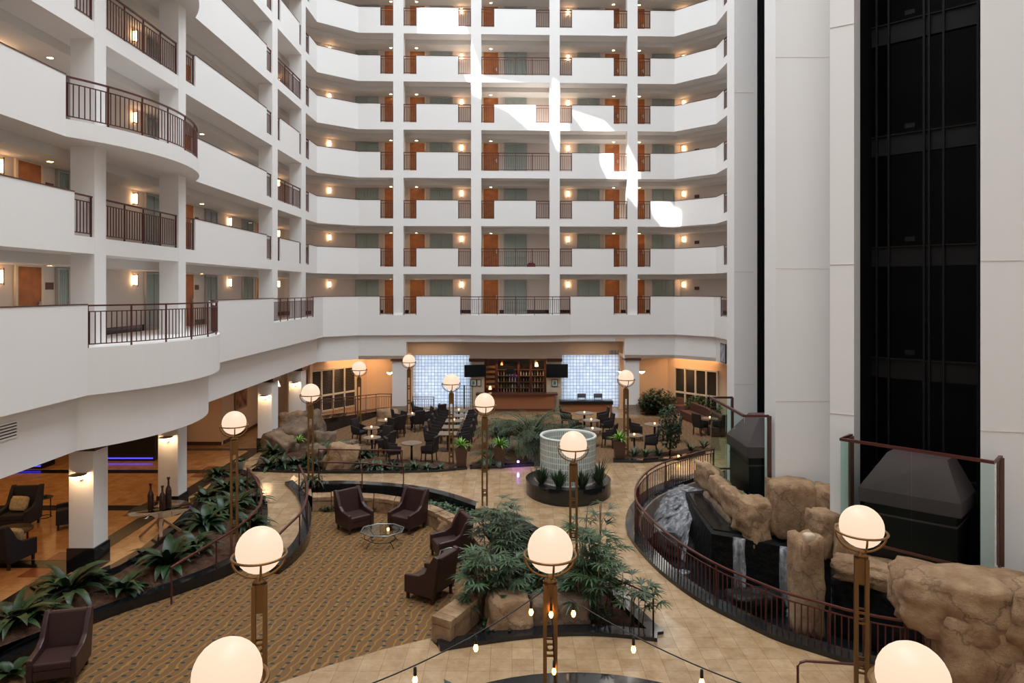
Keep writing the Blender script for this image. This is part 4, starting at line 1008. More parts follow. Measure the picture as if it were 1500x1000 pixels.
def picture(a, b, c, d, Y, label, m2, inset=.035, cat='framed picture'):
    t = thing('picture_frame', label, cat, (X_((a+b)/2, Y), Y, Z_((c+d)/2, Y))); W_, H_ = X_(b, Y)-X_(a, Y), (d-c)*Y/1000
    MB().box(-W_/2, W_/2, -.02, .02, -H_/2, H_/2).build('frame', black, t); fr_ = t.children[0]; MB().box(-W_/2+inset, W_/2-inset, -.024, -.021, -H_/2+inset, H_/2-inset).build('print', paper_m, fr_)
    if m2: MB().box(-W_/5, W_/5, -.027, -.025, -H_/4, H_/4).build('image', m2, t)
picture(689, 698, 555.5, 565.5, 41.55, 'teal certificate on the pier left of the bar', teal_m)
picture(698.5, 705, 555.5, 565.5, 41.55, 'pale notice in a black frame left of the bar', None)
picture(808, 817, 555.5, 566, 41.55, 'teal certificate on the pier right of the bar', teal_m)
for k, (x, w_) in enumerate(((852, 12), (876, 12))):
    t = thing('bar_stool_back', ('left', 'right')[k]+' slatted grey chair back behind the low counter', 'chair', (X_(x, 41.75), 41.8, 0))
    MB().box(-.26, .26, -.02, .02, .72, .98).build('backrest', mat('grey_slats', (.12, .13, .15), .6), t)
    for sx in (-1, 1): MB().box(sx*.22-.02, sx*.22+.02, -.02, .02, 0, .75).build('leg', black, t)
# folding lattice screen left of bar
t = thing('lattice_screen', 'black metal lattice divider in front of the left glass blocks', 'divider', (X_(680, 40), 40.0, 0))
for k in range(2):
    mb = MB(); xa, xb = -.5+.5*k, -.5+.5*(k+1)
    for x in (xa+.02, xb-.02): mb.box(x-.02, x+.02, -.02, .02, 0, 1.75)
    for i in range(9): mb.box(xa, xb, -.008, .008, .1+i*.2, .115+i*.2)
    for i in range(1, 4): mb.box(xa+.125*i-.006, xa+.125*i+.006, -.008, .008, .1, 1.72)
    mb.build('lattice_panel', black, t)

# ------------------------------------------------------------------ lobby: desks, vent, posters
for k, (a, b, yy) in enumerate(((-24.5, -19.2, 27.9), (-18.3, -15.3, 29.2))):
    t = thing('reception_desk', ('left', 'right')[k]+' black reception desk with a blue light strip at its foot', 'desk', ((a+b)/2, yy, 0)); hw = (b-a)/2
    MB().box(-hw, hw, 0, .8, 0, 1.1).build('desk_body', black, t, .02); MB().box(-hw-.05, hw+.05, -.08, .9, 1.1, 1.16).build('desk_top', darktable, t); MB().box(-hw+.05, hw-.05, -.03, -.01, .10, .15).build('light_strip', blue_m, t)
t = thing('air_vent', 'white louvred air vent in the lower left fascia', 'vent', (LX+.01, 14.6, 0))
z0, z1 = Z_(645, 14.4), Z_(618, 14.9)
MB().box(0, .02, -1.2, .36, z0-.04, z0).box(0, .02, -1.2, .36, z1, z1+.04).box(0, .02, .33, .36, z0, z1).build('frame', white, t)
MB().box(0, .004, -1.2, .33, z0, z1).build('backing', black, t)
for i in range(4): MB().box(0, .03, -1.2, .33, z0+(z1-z0)*(i+.75)/4.4-.018, z0+(z1-z0)*(i+.75)/4.4+.018).build('louvre', white, t)
t = thing('poster', 'dark framed poster at the right end of the lower fascia', 'poster', (11.44, 36.9, E-3.4))
MB().box(-.05, 0, -.45, .45, -.52, .52).build('frame', black, t); MB().box(-.056, -.051, -.40, .40, -.47, .47).build('print', mat('poster_print', (.3, .3, .36), .5, var=.6, vscale=3), t)
t = thing('travel_bag', 'dark red travel bag on the second gallery floor, middle bay', 'bag', (X_(778, 41.2), 41.0, FZ(4)))
MB().prism([(-.26, 0), (.26, 0), (.24, .2), (.12, .28), (-.12, .28), (-.24, .2)], -.15, .15, 'y').build('body', mat('bag_red', (.16, .02, .02), .6), t, .02)
MB().tube([(-.1, 0, .27), (-.06, 0, .36), (.06, 0, .36), (.1, 0, .27)], .012, 6).build('handle', black, t)
t = thing('painting', 'framed painting on the corridor wall beyond the lobby', 'painting', (-13.66, D(353, 0, 34.4).y, Z_(583, 34.4)))
MB().box(0, .03, -.75, .75, -.52, .52).build('frame', mat('gilt_frame', (.35, .2, .08), .4), t); MB().box(.031, .035, -.65, .65, -.42, .42).build('canvas', mat('painting_canvas', (.28, .13, .08), .7, var=.7, vscale=2.5), t)

# ------------------------------------------------------------------ seating
def mk_armchair(nm, m, label):
    t = thing(nm, label, 'armchair'); w2 = .45
    sb_ = MB().box(-w2+.09, w2-.09, -.42, .32, .16, .34).build('seat_base', m, t, .02)
    MB().box(-w2+.10, w2-.10, -.44, .26, .34, .50).build('seat_cushion', m, sb_, .035)
    M = Matrix.Translation((0, .30, .3)) @ Matrix.Rotation(-.16, 4, 'X'); MB().box(-w2+.06, w2-.06, -.02, .15, 0, .88, M).build('backrest', m, t, .035)
    for sx in (-1, 1):
        pr = [(-.46, .16), (.42, .16), (.58, 1.17), (.44, 1.2), (.30, 1.0), (.16, .74), (-.02, .64), (-.46, .60)]
        a, b = sorted((sx*w2, sx*(w2-.11))); MB().prism(pr, a, b, 'x').build('armrest', m, t, .025)
        for sy in (-.40, .36): MB().box(sx*.37-.03, sx*.37+.03, sy-.03, sy+.03, 0, .17).build('leg', darktable, t)
    return t
ac = mk_armchair('armchair', leather, 'x'); used = [False]
def armchair(px, py, rz, label, z=PZ, s=1.0):
    loc = G(px, py, z=z)
    if not used[0]: used[0] = True; ac.location = loc; ac.rotation_euler = (0, 0, rz); ac['label'] = label; ac['group'] = 'brown leather lounge chairs'; o = ac
    else: o = dup(ac, loc, rz, label, 'brown leather lounge chairs')
    o.scale = (s, s, s); return o
armchair(519, 774, .72, 'brown leather wing armchair left of the glass coffee table by the stone wall', s=1.05)
armchair(597, 774, -.5, 'brown leather wing armchair right of the glass coffee table, back to the wall', s=1.05)
armchair(659, 816, -1.15, 'brown leather wing armchair facing left beside the small glass table', s=1.05)
armchair(630, 872, -2.1, 'brown leather wing armchair seen from behind, nearest the curved stone wall end', s=1.05)
armchair(88, 990, .25, 'brown leather armchair in the bottom left corner on the carpet', s=1.0)
nc = mk_armchair('lobby_armchair', navy, 'dark navy armchair with a leaf print cushion in the left lobby'); nc.location = G(28, 772, z=0); nc.rotation_euler = (0, 0, .15); nc['group'] = 'navy lobby chairs'
dup(nc, G(12, 826, z=0), 3.0, 'dark navy armchair seen from behind at the lower left of the lobby', 'navy lobby chairs')
dup(nc, G(108, 768, z=0), -1.0, 'dark navy armchair half hidden behind the nearest lobby column', 'navy lobby chairs')
o = rock_mb((.24, .09, .22), 5, .8, 3, .03).build('cushion', cushion_m); p = G(28, 772, z=0); o.location = (p.x+.02, p.y-.02, .74); o.rotation_euler = (-.3, .1, .15); tag(o, 'square leaf print cushion on the navy lobby armchair', 'cushion')
o = rock_mb((.20, .09, .18), 6, .8, 3, .03).build('cushion', cushion_m); p = G(12, 826, z=0); o.location = (p.x+.1, p.y+.1, .74); o.rotation_euler = (.3, .1, .15); tag(o, 'leaf print cushion peeking over the rear-facing navy armchair', 'cushion')
t = thing('coffee_table', 'round dark coffee table between the navy lobby armchairs', 'table', G(14, 800, z=0))
MB().lathe([(.55, 0), (.57, .02), (.57, .05), (.02, .05)], 28, (0, 0, .42)).build('tabletop', darktable, t)
for k in range(4): MB().cbox((.42*math.cos(k*PI/2+.7), .42*math.sin(k*PI/2+.7), .21), (.04, .04, .42)).build('leg', darktable, t)
t = thing('side_table', 'slim round black side table with a ring foot in the lobby', 'table', G(65, 757, z=0))
MB().lathe([(.24, 0), (.24, .025), (.01, .025)], 24, (0, 0, .62)).build('tabletop', darktable, t); MB().tube([(.2*math.cos(i*PI/12), .2*math.sin(i*PI/12), .012) for i in range(24)], .012, 6, True).build('ring_foot', darktable, t); MB().cbox((.2, 0, .32), (.025, .025, .62)).build('pole', darktable, t)

# glass tables
t = thing('round_glass_table', 'large round glass table on crossed wooden legs in the lobby', 'table', G(235, 783, z=0))
MB().lathe([(.01, 0), (.85, 0), (.86, .01), (.85, .02), (.01, .02)], 48, (0, 0, .76)).build('glass_top', tglass, t)
for k in range(4):
    a = k*PI/2+.5; MB().bar((.55*math.cos(a), .55*math.sin(a), .03), (-.28*math.cos(a), -.28*math.sin(a), .75), .09, .06).build('leg', brownwood, t)
MB().lathe([(.07, .25), (.1, .35), (.1, .45), (.07, .5)], 12).build('hub', brownwood, t)
c = G(235, 783, z=0); vase_m = mat('dark_glazed_vase', (.05, .022, .016), .2, var=.4, vscale=10)
for (dx, dy, hh, lab) in ((-.24, -.1, .78, 'left dark bottle vase on the round glass table'), (.12, -.12, .72, 'shorter right dark bottle vase on the round glass table'), (.2, .08, .92, 'tallest dark bottle vase on the round glass table')):
    o = MB().lathe([(.07, 0), (.085, .03), (.085, hh*.55), (.07, hh*.64), (.03, hh*.74), (.025, hh*.9), (.045, hh*.97), (.045, hh)], 16).build('bottle_vase', vase_m); o.location = (c.x+dx, c.y+dy, .781); tag(o, lab, 'vase')
def octable(px, py, r, hgt, label, sx=1.0):
    t = thing('glass_coffee_table', label, 'table', G(px, py, z=PZ)); n = 8
    pts = [(r*math.cos(PI/8+i*PI/4)*sx, r*math.sin(PI/8+i*PI/4)) for i in range(n)]
    MB().prism([(x*.94, y*.94) for x, y in pts], hgt-.012, hgt).build('glass_top', tglass, t)
    MB().tube([(x*.97, y*.97, hgt-.01) for x, y in pts], .018, 6, True).build('rim', mat('pewter', (.30, .33, .33), .35, metal=.8), t)
    for k in range(4):
        a = PI/4+k*PI/2; MB().tube([(r*.9*math.cos(a)*sx, r*.9*math.sin(a), hgt-.02), (r*.95*math.cos(a)*sx, r*.95*math.sin(a), hgt*.7), (r*.6*math.cos(a)*sx, r*.6*math.sin(a), hgt*.35), (r*.85*math.cos(a)*sx, r*.85*math.sin(a), 0)], .014, 6).build('leg', black, t)
    MB().tube([(r*.6*math.cos(i*PI/8)*sx, r*.6*math.sin(i*PI/8), hgt*.35) for i in range(16)], .012, 6, True).build('stretcher', black, t)
octable(560, 797, .62, .46, 'octagonal glass coffee table with wrought iron legs between two armchairs', 1.15)
octable(664, 838, .42, .56, 'small glass side table between the two right armchairs')
def candle(loc, label):
    o = MB().lathe([(.035, 0), (.04, .01), (.04, .08), (.03, .08), (.03, .05), (.001, .05)], 12).build('candle_holder', candle_m); o.location = loc; tag(o, label, 'candle', 'table candles')
p = G(560, 797, z=PZ); candle((p.x+.2, p.y-.1, PZ+.462), 'tiny lit candle on the octagonal glass coffee table')

# dining furniture
def mk_dchair():
    t = thing('dining_chair', 'x', 'chair')
    MB().box(-.24, .24, -.24, .24, .36, .50).build('seat', chair_m, t, .02)
    M = Matrix.Translation((0, .22, .42)) @ Matrix.Rotation(-.14, 4, 'X'); MB().box(-.24, .24, -.03, .06, 0, .60, M).build('backrest', chair_m, t, .02)
    for sx in (-1, 1):
        MB().prism([(-.22, .48), (.24, .48), (.27, .76), (.20, .74), (-.22, .66)], *sorted((sx*.25, sx*.29)), 'x').build('armrest', chair_m, t)
        for sy in (-1, 1): MB().bar((sx*.22, sy*.21, .38), (sx*.23, sy*.24, 0), .04).build('leg', darktable, t)
    return t
DC = []
def dchair(loc, rz, label):
    t = dchair_(loc, rz, label); t.scale = (1.1, 1.1, 1.1); return t
def dchair_(loc, rz, label):
    if not DC: t = mk_dchair(); DC.append(t); t.location = loc; t.rotation_euler = (0, 0, rz); t['label'] = label; t['group'] = 'dark dining chairs'; return t
    t = dup(DC[0], loc, rz, label, 'dark dining chairs'); DC.append(t); return t
def mk_rtable():
    t = thing('round_dining_table', 'x', 'table'); MB().lathe([(.02, 0), (.38, 0), (.40, .015), (.40, .03), (.38, .04), (.02, .04)], 28, (0, 0, .74)).build('tabletop', tabletop_m, t)
    MB().lathe([(.045, .04), (.045, .74)], 12).build('pedestal', darktable, t); MB().lathe([(.26, 0), (.26, .02), (.05, .05)], 20).build('base', darktable, t); return t
def mk_stable():
    t = thing('square_dining_table', 'x', 'table'); MB().box(-.38, .38, -.38, .38, .74, .78).build('tabletop', tabletop_m, t, .01)
    MB().cbox((0, 0, .39), (.09, .09, .72)).build('pedestal', darktable, t); MB().box(-.25, .25, -.25, .25, 0, .03).build('base', darktable, t); return t
TP = {}
def dtable(kind, px, py, lab, chairs, cand=True, s=1.0):
    loc = G(px, py, z=.78); loc.z = 0
    if kind not in TP: t = TP[kind] = (mk_rtable if kind == 'round' else mk_stable)(); t.location = loc; t['label'] = lab; t['group'] = 'dining tables'
    else: t = dup(TP[kind], loc, 0, lab, 'dining tables')
    t.scale = (s, s, 1)
    for a, nm in chairs:
        a = math.radians(a); d = Vector((math.cos(a), math.sin(a), 0))*(.72 if kind == 'round' else .66)*s
        dchair(loc+d, a-PI/2, 'dark dining chair, %s side of %s' % (nm, lab))
    if cand: candle(loc+Vector((0, 0, .782)), 'small lit candle on the '+' '.join(lab.split()[1:]))
LRs = [(180, 'left'), (0, 'right')]
for k, (x, y) in enumerate(((656, 634), (661, 624.5), (665, 615.5), (668.5, 608), (672, 600.5))):
    dtable('square', x, y, 'the %s square table of the bar row' % ('nearest', 'second', 'third', 'fourth', 'farthest')[k], LRs, k in (2, 4), 1.1)
dtable('round', 603, 648, 'the bare round table nearest the rock garden kerb', [(205, 'left'), (-15, 'right')], False, 1.1)
dtable('round', 545, 640, 'the candlelit round table just behind the rock garden', [(60, 'rear'), (-20, 'right')], True)
dtable('round', 544, 626, 'the dark round table left of the boulder', [(40, 'right rear'), (150, 'left')], True)
dtable('round', 565, 615, 'the candlelit round table by the pale rear boulder', [(-30, 'right'), (40, 'rear')], True)
dtable('round', 604, 606, 'the round table at the left rear', [(-60, 'near'), (20, 'right'), (200, 'left')], True)
dtable('round', 632, 597, 'the farthest round table near the glass block wall', [(-50, 'near'), (180, 'left')], True)
dtable('round', 760, 634, 'the left round table hidden in the palm fronds', [(190, 'left')], False)
dtable('round', 778, 634, 'the right round table hidden in the palm fronds', [(-80, 'near')], False)
dtable('round', 856, 604.5, 'the farthest table of the three behind the ring', [(180, 'left'), (0, 'right')], True, 1.3)
dtable('round', 866, 615, 'the middle table of the three behind the ring', [(190, 'left'), (10, 'right')], True, 1.1)
dtable('round', 868, 628, 'the nearest table of the three behind the ring', [(-25, 'right')], True, 1.1)
dtable('round', 929, 637, 'the small table behind the right lamp', [(-10, 'right')], True)
dtable('round', 959, 621, 'the larger table left of the dark ficus', [(180, 'left'), (-20, 'right')], True, 1.25)
dtable('round', 1040, 612, 'the table beside the thin shaft screen', [(215, 'left'), (-60, 'near')], True)
# sofas
def sofa(pts, label, m, hback=.85, dep=.8):
    t = thing('banquette_sofa', label, 'sofa', (0, 0, 0)); P = [Vector(p[:2]) for p in pts]; A = offset(P, dep); B = offset(P, dep*.75)
    mb, mc = MB(), MB()
    for i in range(len(P)-1): mb.prism([P[i], P[i+1], A[i+1], A[i]], .05, .45); mc.prism([A[i], A[i+1], B[i+1], B[i]], .45, hback)
    mb.build('seat', m, t); mc.build('backrest', m, t)
sofa_m = mat('russet_sofa', (.16, .068, .045), .6)
sofa([G(950, 607, z=0), G(985, 605, z=0), G(1010, 606, z=0)], 'low russet banquette against the right rear planting', sofa_m)
sofa([G(996, 612, z=0), G(1018, 622, z=0), G(1042, 640, z=0)], 'dark brown curved sofa seen from behind near the shaft', mat('brown_sofa', (.085, .035, .026), .5), .9)

# ------------------------------------------------------------------ glass block ring
kerb('planter_kerb', RING, .3, lambda x, y: .40, -.7, 'black granite kerb of the round planter of the glass block ring', closed=True, side=.15)
mb = MB(); mb.add([(cx, cy, .33)]+[(p.x, p.y, .33) for p in RING], [(0, i+1, (i+1) % 48+1) for i in range(48)])
tag(mb.build('planter_soil', mat('pale_mulch', (.22, .15, .09), .95, var=.3, vscale=10)), 'pale mulch inside the round planter', 'soil', kind='structure')
def ring():
    me = bpy.data.meshes.new('glass_block_ring'); bm = bmesh.new(); uv = bm.loops.layers.uv.new('UVMap'); n = 64; r0, r1, z0, z1 = 1.03, .93, .33, 1.95
    V = [[bm.verts.new((r*math.cos(2*PI*i/n), r*math.sin(2*PI*i/n), z)) for i in range(n)] for r, z in ((r0, z0), (r0, z1), (r1, z1), (r1, z0))]
    for i in range(n):
        j = (i+1) % n
        for k, (vv0, vv1) in enumerate(((0, 8), (.02, .1), (8, 0))):
            f = bm.faces.new((V[k][i], V[k][j], V[k+1][j], V[k+1][i]))
            for l, (u_, v_) in zip(f.loops, ((i, vv0), (i+1, vv0), (i+1, vv1), (i, vv1))): l[uv].uv = (u_*.6, v_)
    bm.normal_update(); bm.to_mesh(me); bm.free(); me.materials.append(ring_m); o = bpy.data.objects.new('glass_block_ring', me); C.objects.link(o); o.location = (cx, cy, 0); return o
o = tag(ring(), 'round open ring of pale green glass blocks in its own planter', 'glass block ring')
N = 64
for zz in (.36, 1.96): MB().tube([(1.0*math.cos(2*PI*i/N), 1.0*math.sin(2*PI*i/N), zz) for i in range(N)], .05, 6, True).build('rim', mat('ring_rim', (.62, .64, .58), .4), o)

# ------------------------------------------------------------------ plants
def clump(loc, n, L, W, m, label, name='leafy_plant', up=(.5, 1.3), droop=(1.2, 2.0), cat='plant', stem=0, group=None, spiky=False, fold=.25):
    t = thing(name, label, cat, loc, 0, group); mb = MB(); st = MB()
    for i in range(n):
        az = U(0, 2*PI); hh = stem*U(.2, 1) if stem else 0
        l = L*U(.7, 1.15); mb.leaf((.04*math.cos(az), .04*math.sin(az), hh), az, l, W*U(.8, 1.15), U(*up), U(*droop), 5, fold)
    mb.build('foliage', m, t)
    if stem: st.tube([(0, 0, 0), (.02, .01, stem*.5), (0, 0, stem)], .025, 6).build('stem', stem_m, t)
    else: st.lathe([(.06, 0), (.04, .06)], 8).build('crown', m, t)
    return t
def fan_palm(loc, stems, hmin, hmax, spread, m, label, fr=.42, per=7, seed=0):
    t = thing('fan_palm', label, 'palm', loc); st = MB(); fo = MB()
    for s_ in range(stems):
        a = U(0, 2*PI); r = spread*math.sqrt(R())*.5; bx, by = r*math.cos(a)*.6, r*math.sin(a)*.6; H_ = U(hmin, hmax); tx, ty = bx+U(-.3, .3)*spread*.6, by+U(-.3, .3)*spread*.6
        st.tube([(bx, by, 0), ((bx+tx)/2, (by+ty)/2, H_*.5), (tx, ty, H_)], [.018, .015, .011], 5)
        for k in range(per):
            az = U(0, 2*PI); el = U(.0, 1.1); zb = H_*U(.45, 1); ll = U(.2, .42); fx, fy, fz = tx*zb/H_+bx*(1-zb/H_)+ll*math.cos(az)*math.cos(el), ty*zb/H_+by*(1-zb/H_)+ll*math.sin(az)*math.cos(el), zb+ll*math.sin(el)
            st.tube([(tx*zb/H_+bx*(1-zb/H_), ty*zb/H_+by*(1-zb/H_), zb), (fx, fy, fz)], .005, 3)
            nl = 8
            for q in range(nl): fo.leaf((fx, fy, fz), az+(q-(nl-1)/2)*.42, fr*U(.8, 1.1)*(1-.04*abs(q-3.5)), .05, el*.4+U(-.1, .15), U(.6, 1.1), 3, .2)
    st.build('stems', stem_m, t); fo.build('foliage', m, t); return t
def frond_palm(loc, n, L, hgt, m, label, name='frond_palm'):
    t = thing(name, label, 'palm', loc); st = MB(); fo = MB()
    for i in range(n):
        az = U(0, 2*PI); p = Vector((.1*math.cos(az), .1*math.sin(az), hgt*U(.0, .6))); ang = U(.7, 1.45); hd = Vector((math.cos(az), math.sin(az), 0)); l = L*U(.75, 1.15); pts = [p.copy()]; K = 9
        for k in range(K):
            p = p+(hd*math.cos(ang)+Vector((0, 0, math.sin(ang))))*l/K; ang -= U(.14, .24); pts.append(p.copy())
            if k > 0:
                for sd in (-1, 1):
                    for q in (0, .5): fo.leaf(pts[-2].lerp(p, q), az+sd*(1.15-.06*k), .34*math.sin(PI*(k+1)/(K+2))+.08, .032, ang+.1, 1.0, 2, .2)
        st.tube(pts, [.014*(1-.08*j) for j in range(len(pts))], 4)
    st.build('stems', leafG, t); fo.build('foliage', m, t); return t
big = [(100, 868, 'spreading broad-leaved plant in the left planter above the corner armchair', 1.0), (245, 822, 'spreading broad-leaved plant in the left planter beside the nearest lobby column', 1.05), (22, 912, 'broad-leaved plant at the left edge in the long planter', .9),
 (300, 770, 'broad-leaved plant in the long planter beside the lamp', .95), (345, 742, 'upright broad-leaved plant where the ramp rail curves', .9), (330, 722, 'broad-leaved plant under the lobby edge, high in the long planter', .8), (318, 700, 'bushy dark plant at the top of the long planter', .7), (180, 852, 'drooping plant between the two spreading ones', .7), (285, 800, 'dark drooping plant low beside the lamp post', .8), (355, 715, 'small plant at the top bend of the ramp', .6), (372, 735, 'low dark plant at the ramp rail, right side of the long planter', .7), (365, 765, 'dark plant under the lowest stretch of the curved ramp rail', .8), (325, 755, 'dense dark plant left of the lamp in the long planter', .9), (60, 900, 'drooping plant near the left edge of the long planter', .8), (300, 735, 'dark plant on the lobby side near the top of the long planter', .7)]
for x, y, lab, s_ in big:
    p = G(x, y, z=-.1); p.z = p1z(p.x, p.y)-.03
    clump(p, int(34), 1.1*s_, .24*s_, leafA, lab, 'broadleaf_plant', (.55, 1.4), (1.3, 2.3))
clump(G(18, 990, z=PZ), 14, .6, .2, leafA, 'dark leafy plant in the bottom left corner behind the armchair', 'broadleaf_plant')
p = G(352, 690, z=0); o = tag(MB().lathe([(.12, 0), (.2, .3), (.22, .32), (.19, .32), (.17, .25), (.01, .25)], 20).build('flower_bowl', mat('white_bowl', (.6, .58, .52), .4)), 'pale bowl planter at the top of the long planter', 'pot'); o.location = p+Vector((0, 0, .1))
clump(p+Vector((0, 0, .36)), 24, .35, .1, leafA, 'dark bushy plant in the pale bowl', 'potted_plant')
clump(G(455, 712, z=-.05), 22, .95, .12, leafA, 'dark drooping plant round the lamp at the top of the ramp', 'drooping_plant', (.9, 1.5), (2.2, 3.2))
clump(G(65, 757, z=0)+Vector((0, 0, .645)), 16, .2, .05, leafB, 'small green plant on the slim lobby side table', 'small_plant')
# crescent planter
fan_palm(G(738, 842, z=-.72), 12, .9, 1.9, 1.7, leafG, 'large grey-green fan palm behind the right armchairs', .42, 8)
fan_palm(G(712, 905, z=-.72), 11, .7, 1.5, 1.4, leafB, 'dense fan palm against the near end of the stone wall', .42, 8)
fan_palm(G(742, 790, z=-.72), 5, .5, 1.0, .9, leafG, 'low fan palm beside the stone pedestal', .40, 6)
fan_palm(G(868, 905, z=-.72), 13, 1.0, 2.3, 1.9, leafB, 'tall fan palm right of the central lamp', .42, 8)
fan_palm(G(925, 925, z=-.72), 6, .8, 1.5, .9, leafG, 'slender fan palm at the tip of the crescent planter', .36, 5)
fan_palm(G(862, 870, z=-.72), 6, 1.9, 2.8, 1.3, leafG, 'thin tall fan palm reaching in front of the lamp post', .42, 4)
fan_palm(G(805, 850, z=-.72), 6, .5, 1.1, 1.2, leafB, 'low fan palm behind the nearest central lamp', .40, 6)
def ground_cover(poly, n, z, m, label, s=.11, cond=None):
    mb = MB(); xs = [p[0] for p in poly]; ys = [p[1] for p in poly]; k = 0
    while k < n:
        x, y = U(min(xs), max(xs)), U(min(ys), max(ys))
        if not inpoly((x, y), poly) or (cond and not cond(x, y)): continue
        k += 1; zz = z+U(0, .16)+.12*noise.noise(Vector((x*1.2, y*1.2, 0)))
        mb.leaf((x, y, zz), U(0, 6.28), s*U(.7, 1.4), s*.8, U(.1, .9), 1.2, 2, .2)
    return tag(mb.build('ground_cover', m), label, 'ground cover', kind='stuff')
gcp = V2([G(x, y, z=-.6) for x, y in ((470, 738), (560, 738), (640, 742), (700, 765), (760, 795), (840, 850), (900, 910), (780, 918), (735, 930), (700, 925), (740, 860), (735, 810), (690, 770), (620, 752), (560, 748), (470, 748))])
ground_cover(gcp, 3600, -.66, leafA, 'low dark ivy covering the crescent planter')
ground_cover(V2([G(x, y, z=-.5) for x, y in ((622, 738), (700, 760), (760, 795), (740, 805), (700, 785), (622, 755))]), 1500, -.42, leafB, 'brighter ivy along the rear of the crescent planter', .13)
rock(G(680, 775, z=-.5), (.9, .35, .35), 'flat sandstone lump lying in the ivy left of the pedestal', -.3, .6)
rock(G(745, 905, z=-.5), (.55, .45, .6), 'pale sandstone lump under the fan palms near the front kerb', .2, .6)
rock(G(820, 900, z=-.5), (.7, .35, .5), 'dark grey boulder behind the central lamp post', .1, .7, m=rockd_m)
# rock garden by the dining area
for x, y, sz, lab, mm in ((500, 684, (.62, .4, .62), 'large tan boulder at the kerb behind the rail', rock_m), (436, 652, (.8, .6, .7), 'big brown boulder heaped in the rock garden', rockd_m), (455, 640, (.6, .5, .85), 'tall brown boulder behind the lamp in the rock garden', rockd_m), (410, 660, (.7, .5, .5), 'low brown boulder at the left of the rock garden', rockd_m),
   (476, 655, (.5, .4, .5), 'grey boulder in the middle of the rock garden', rockd_m), (430, 640, (.6, .5, .8), 'tan slab leaning against the lobby column', rock_m), (462, 672, (.35, .3, .4), 'small rock near the ramp lamp', rockd_m), (510, 662, (.45, .35, .35), 'rounded rock among the broad leaves', rockd_m)):
    p = G(x, y, z=.05); rock((p.x, p.y, sz[2]*.55), sz, lab, U(-.5, .5), .78, m=mm, amp=.22, tilt=(U(-.3, .3), U(-.3, .3)))
p = G(568, 622, z=0); rock((p.x, p.y, .35), (.6, .4, .5), 'pale boulder behind the left rear tables', 0, .6, m=rock_m)
names4 = ['far left', 'left', 'left middle', 'middle', 'middle right', 'right middle', 'right', 'far right', 'rear left', 'rear middle', 'rear', 'front left', 'front', 'front right', 'inner', 'outer', 'upper', 'lower']
for i, (x, y, s_, mm) in enumerate(((395, 684, .8, leafA), (415, 683, .7, leafA), (432, 682, .7, leafB), (400, 668, .8, leafA), (450, 681, .7, leafA), (487, 662, .9, leafB), (512, 667, .8, leafB), (530, 668, .8, leafA), (475, 668, .8, leafB), (545, 686, .55, leafG), (560, 687, .5, leafG), (575, 686, .5, leafA), (590, 688, .45, leafA), (528, 684, .6, leafG), (608, 686, .45, leafB), (625, 687, .35, leafG), (645, 686, .3, leafG), (462, 686, .6, leafA))):
    p = G(x, y, z=.05); clump(p, 34, 1.0*s_, .21*s_, mm, 'leafy rock garden plant, %s of the bed' % names4[i], 'rock_garden_plant', (.4, 1.4), (1.0, 2.2), group='rock garden plants')
clump(G(438, 645, z=.75), 22, .4, .05, leafC, 'bright lime spiky plant on top of the rock heap', 'spiky_plant')
# tall tapered pots
for x, y, lab in ((676, 685, 'tapered brown pot at the right end of the rock garden kerb'), (732, 684, 'tapered brown pot at the gap, left of the purple light'), (907, 674, 'tapered brown pot beside the right lamp')):
    p = G(x, y, z=0); t = thing('tall_planter_pot', lab, 'pot', p)
    MB().add([(sx*.17, sy*.17, 0) for sx, sy in ((-1, -1), (1, -1), (1, 1), (-1, 1))]+[(sx*.25, sy*.25, .85) for sx, sy in ((-1, -1), (1, -1), (1, 1), (-1, 1))], [(3, 2, 1, 0), (4, 5, 6, 7), (0, 1, 5, 4), (1, 2, 6, 5), (2, 3, 7, 6), (3, 0, 4, 7)]).build('pot_body', pot_m, t)
    MB().box(-.22, .22, -.22, .22, .80, .86).build('pot_soil', soil, t)
    clump(p+Vector((0, 0, .86)), 40, .5, .07, leafC, 'lime spiky plant in the '+' '.join(lab.split()[1:]), 'potted_plant', (.5, 1.5), (.9, 2.0))
# palm behind the purple light, right rear planting
frond_palm(G(778, 664, z=.1), 78, 2.3, 1.5, leafG, 'large grey-green feathery palm in front of the bar')
frond_palm(G(738, 656, z=.1), 34, 1.7, 1.1, leafG, 'smaller feathery palm at the left of the large one')
frond_palm(G(718, 680, z=.05), 12, .8, .3, leafA, 'low dark fern at the foot of the left gap pot', 'fern')
frond_palm(G(825, 655, z=.1), 18, 1.5, .5, leafG, 'low spreading palm behind the glass block ring')
pl_ = bpy.data.lights.new('purple_spot', 'POINT'); pl_.energy = 22; pl_.color = (.35, .12, 1); pl_.shadow_soft_size = .03
o = tag(MB().sphere((0, 0, 0), .045, 12).build('purple_uplight', mat('purple_glow', (.5, .2, 1), .5, emit=(.5, .22, 1), estr=18)), 'small glowing purple spotlight in the short planter', 'spotlight'); o.location = G(759, 676, z=.25)
MB().box(-.05, .05, .03, .12, -.2, .04).build('spot_housing', black, o)
q = bpy.data.objects.new('purple_light', pl_); C.objects.link(q); q.parent = o; q.location = (0, -.1, .05)
o = tag(MB().sphere((0, 0, 0), .05, 12).build('amber_uplight', bulb_m), 'small glowing amber spotlight behind the pool railing', 'spotlight'); o.location = G(994, 668, z=.2)
MB().box(-.05, .05, .05, .14, -.2, .04).build('spot_housing', black, o)
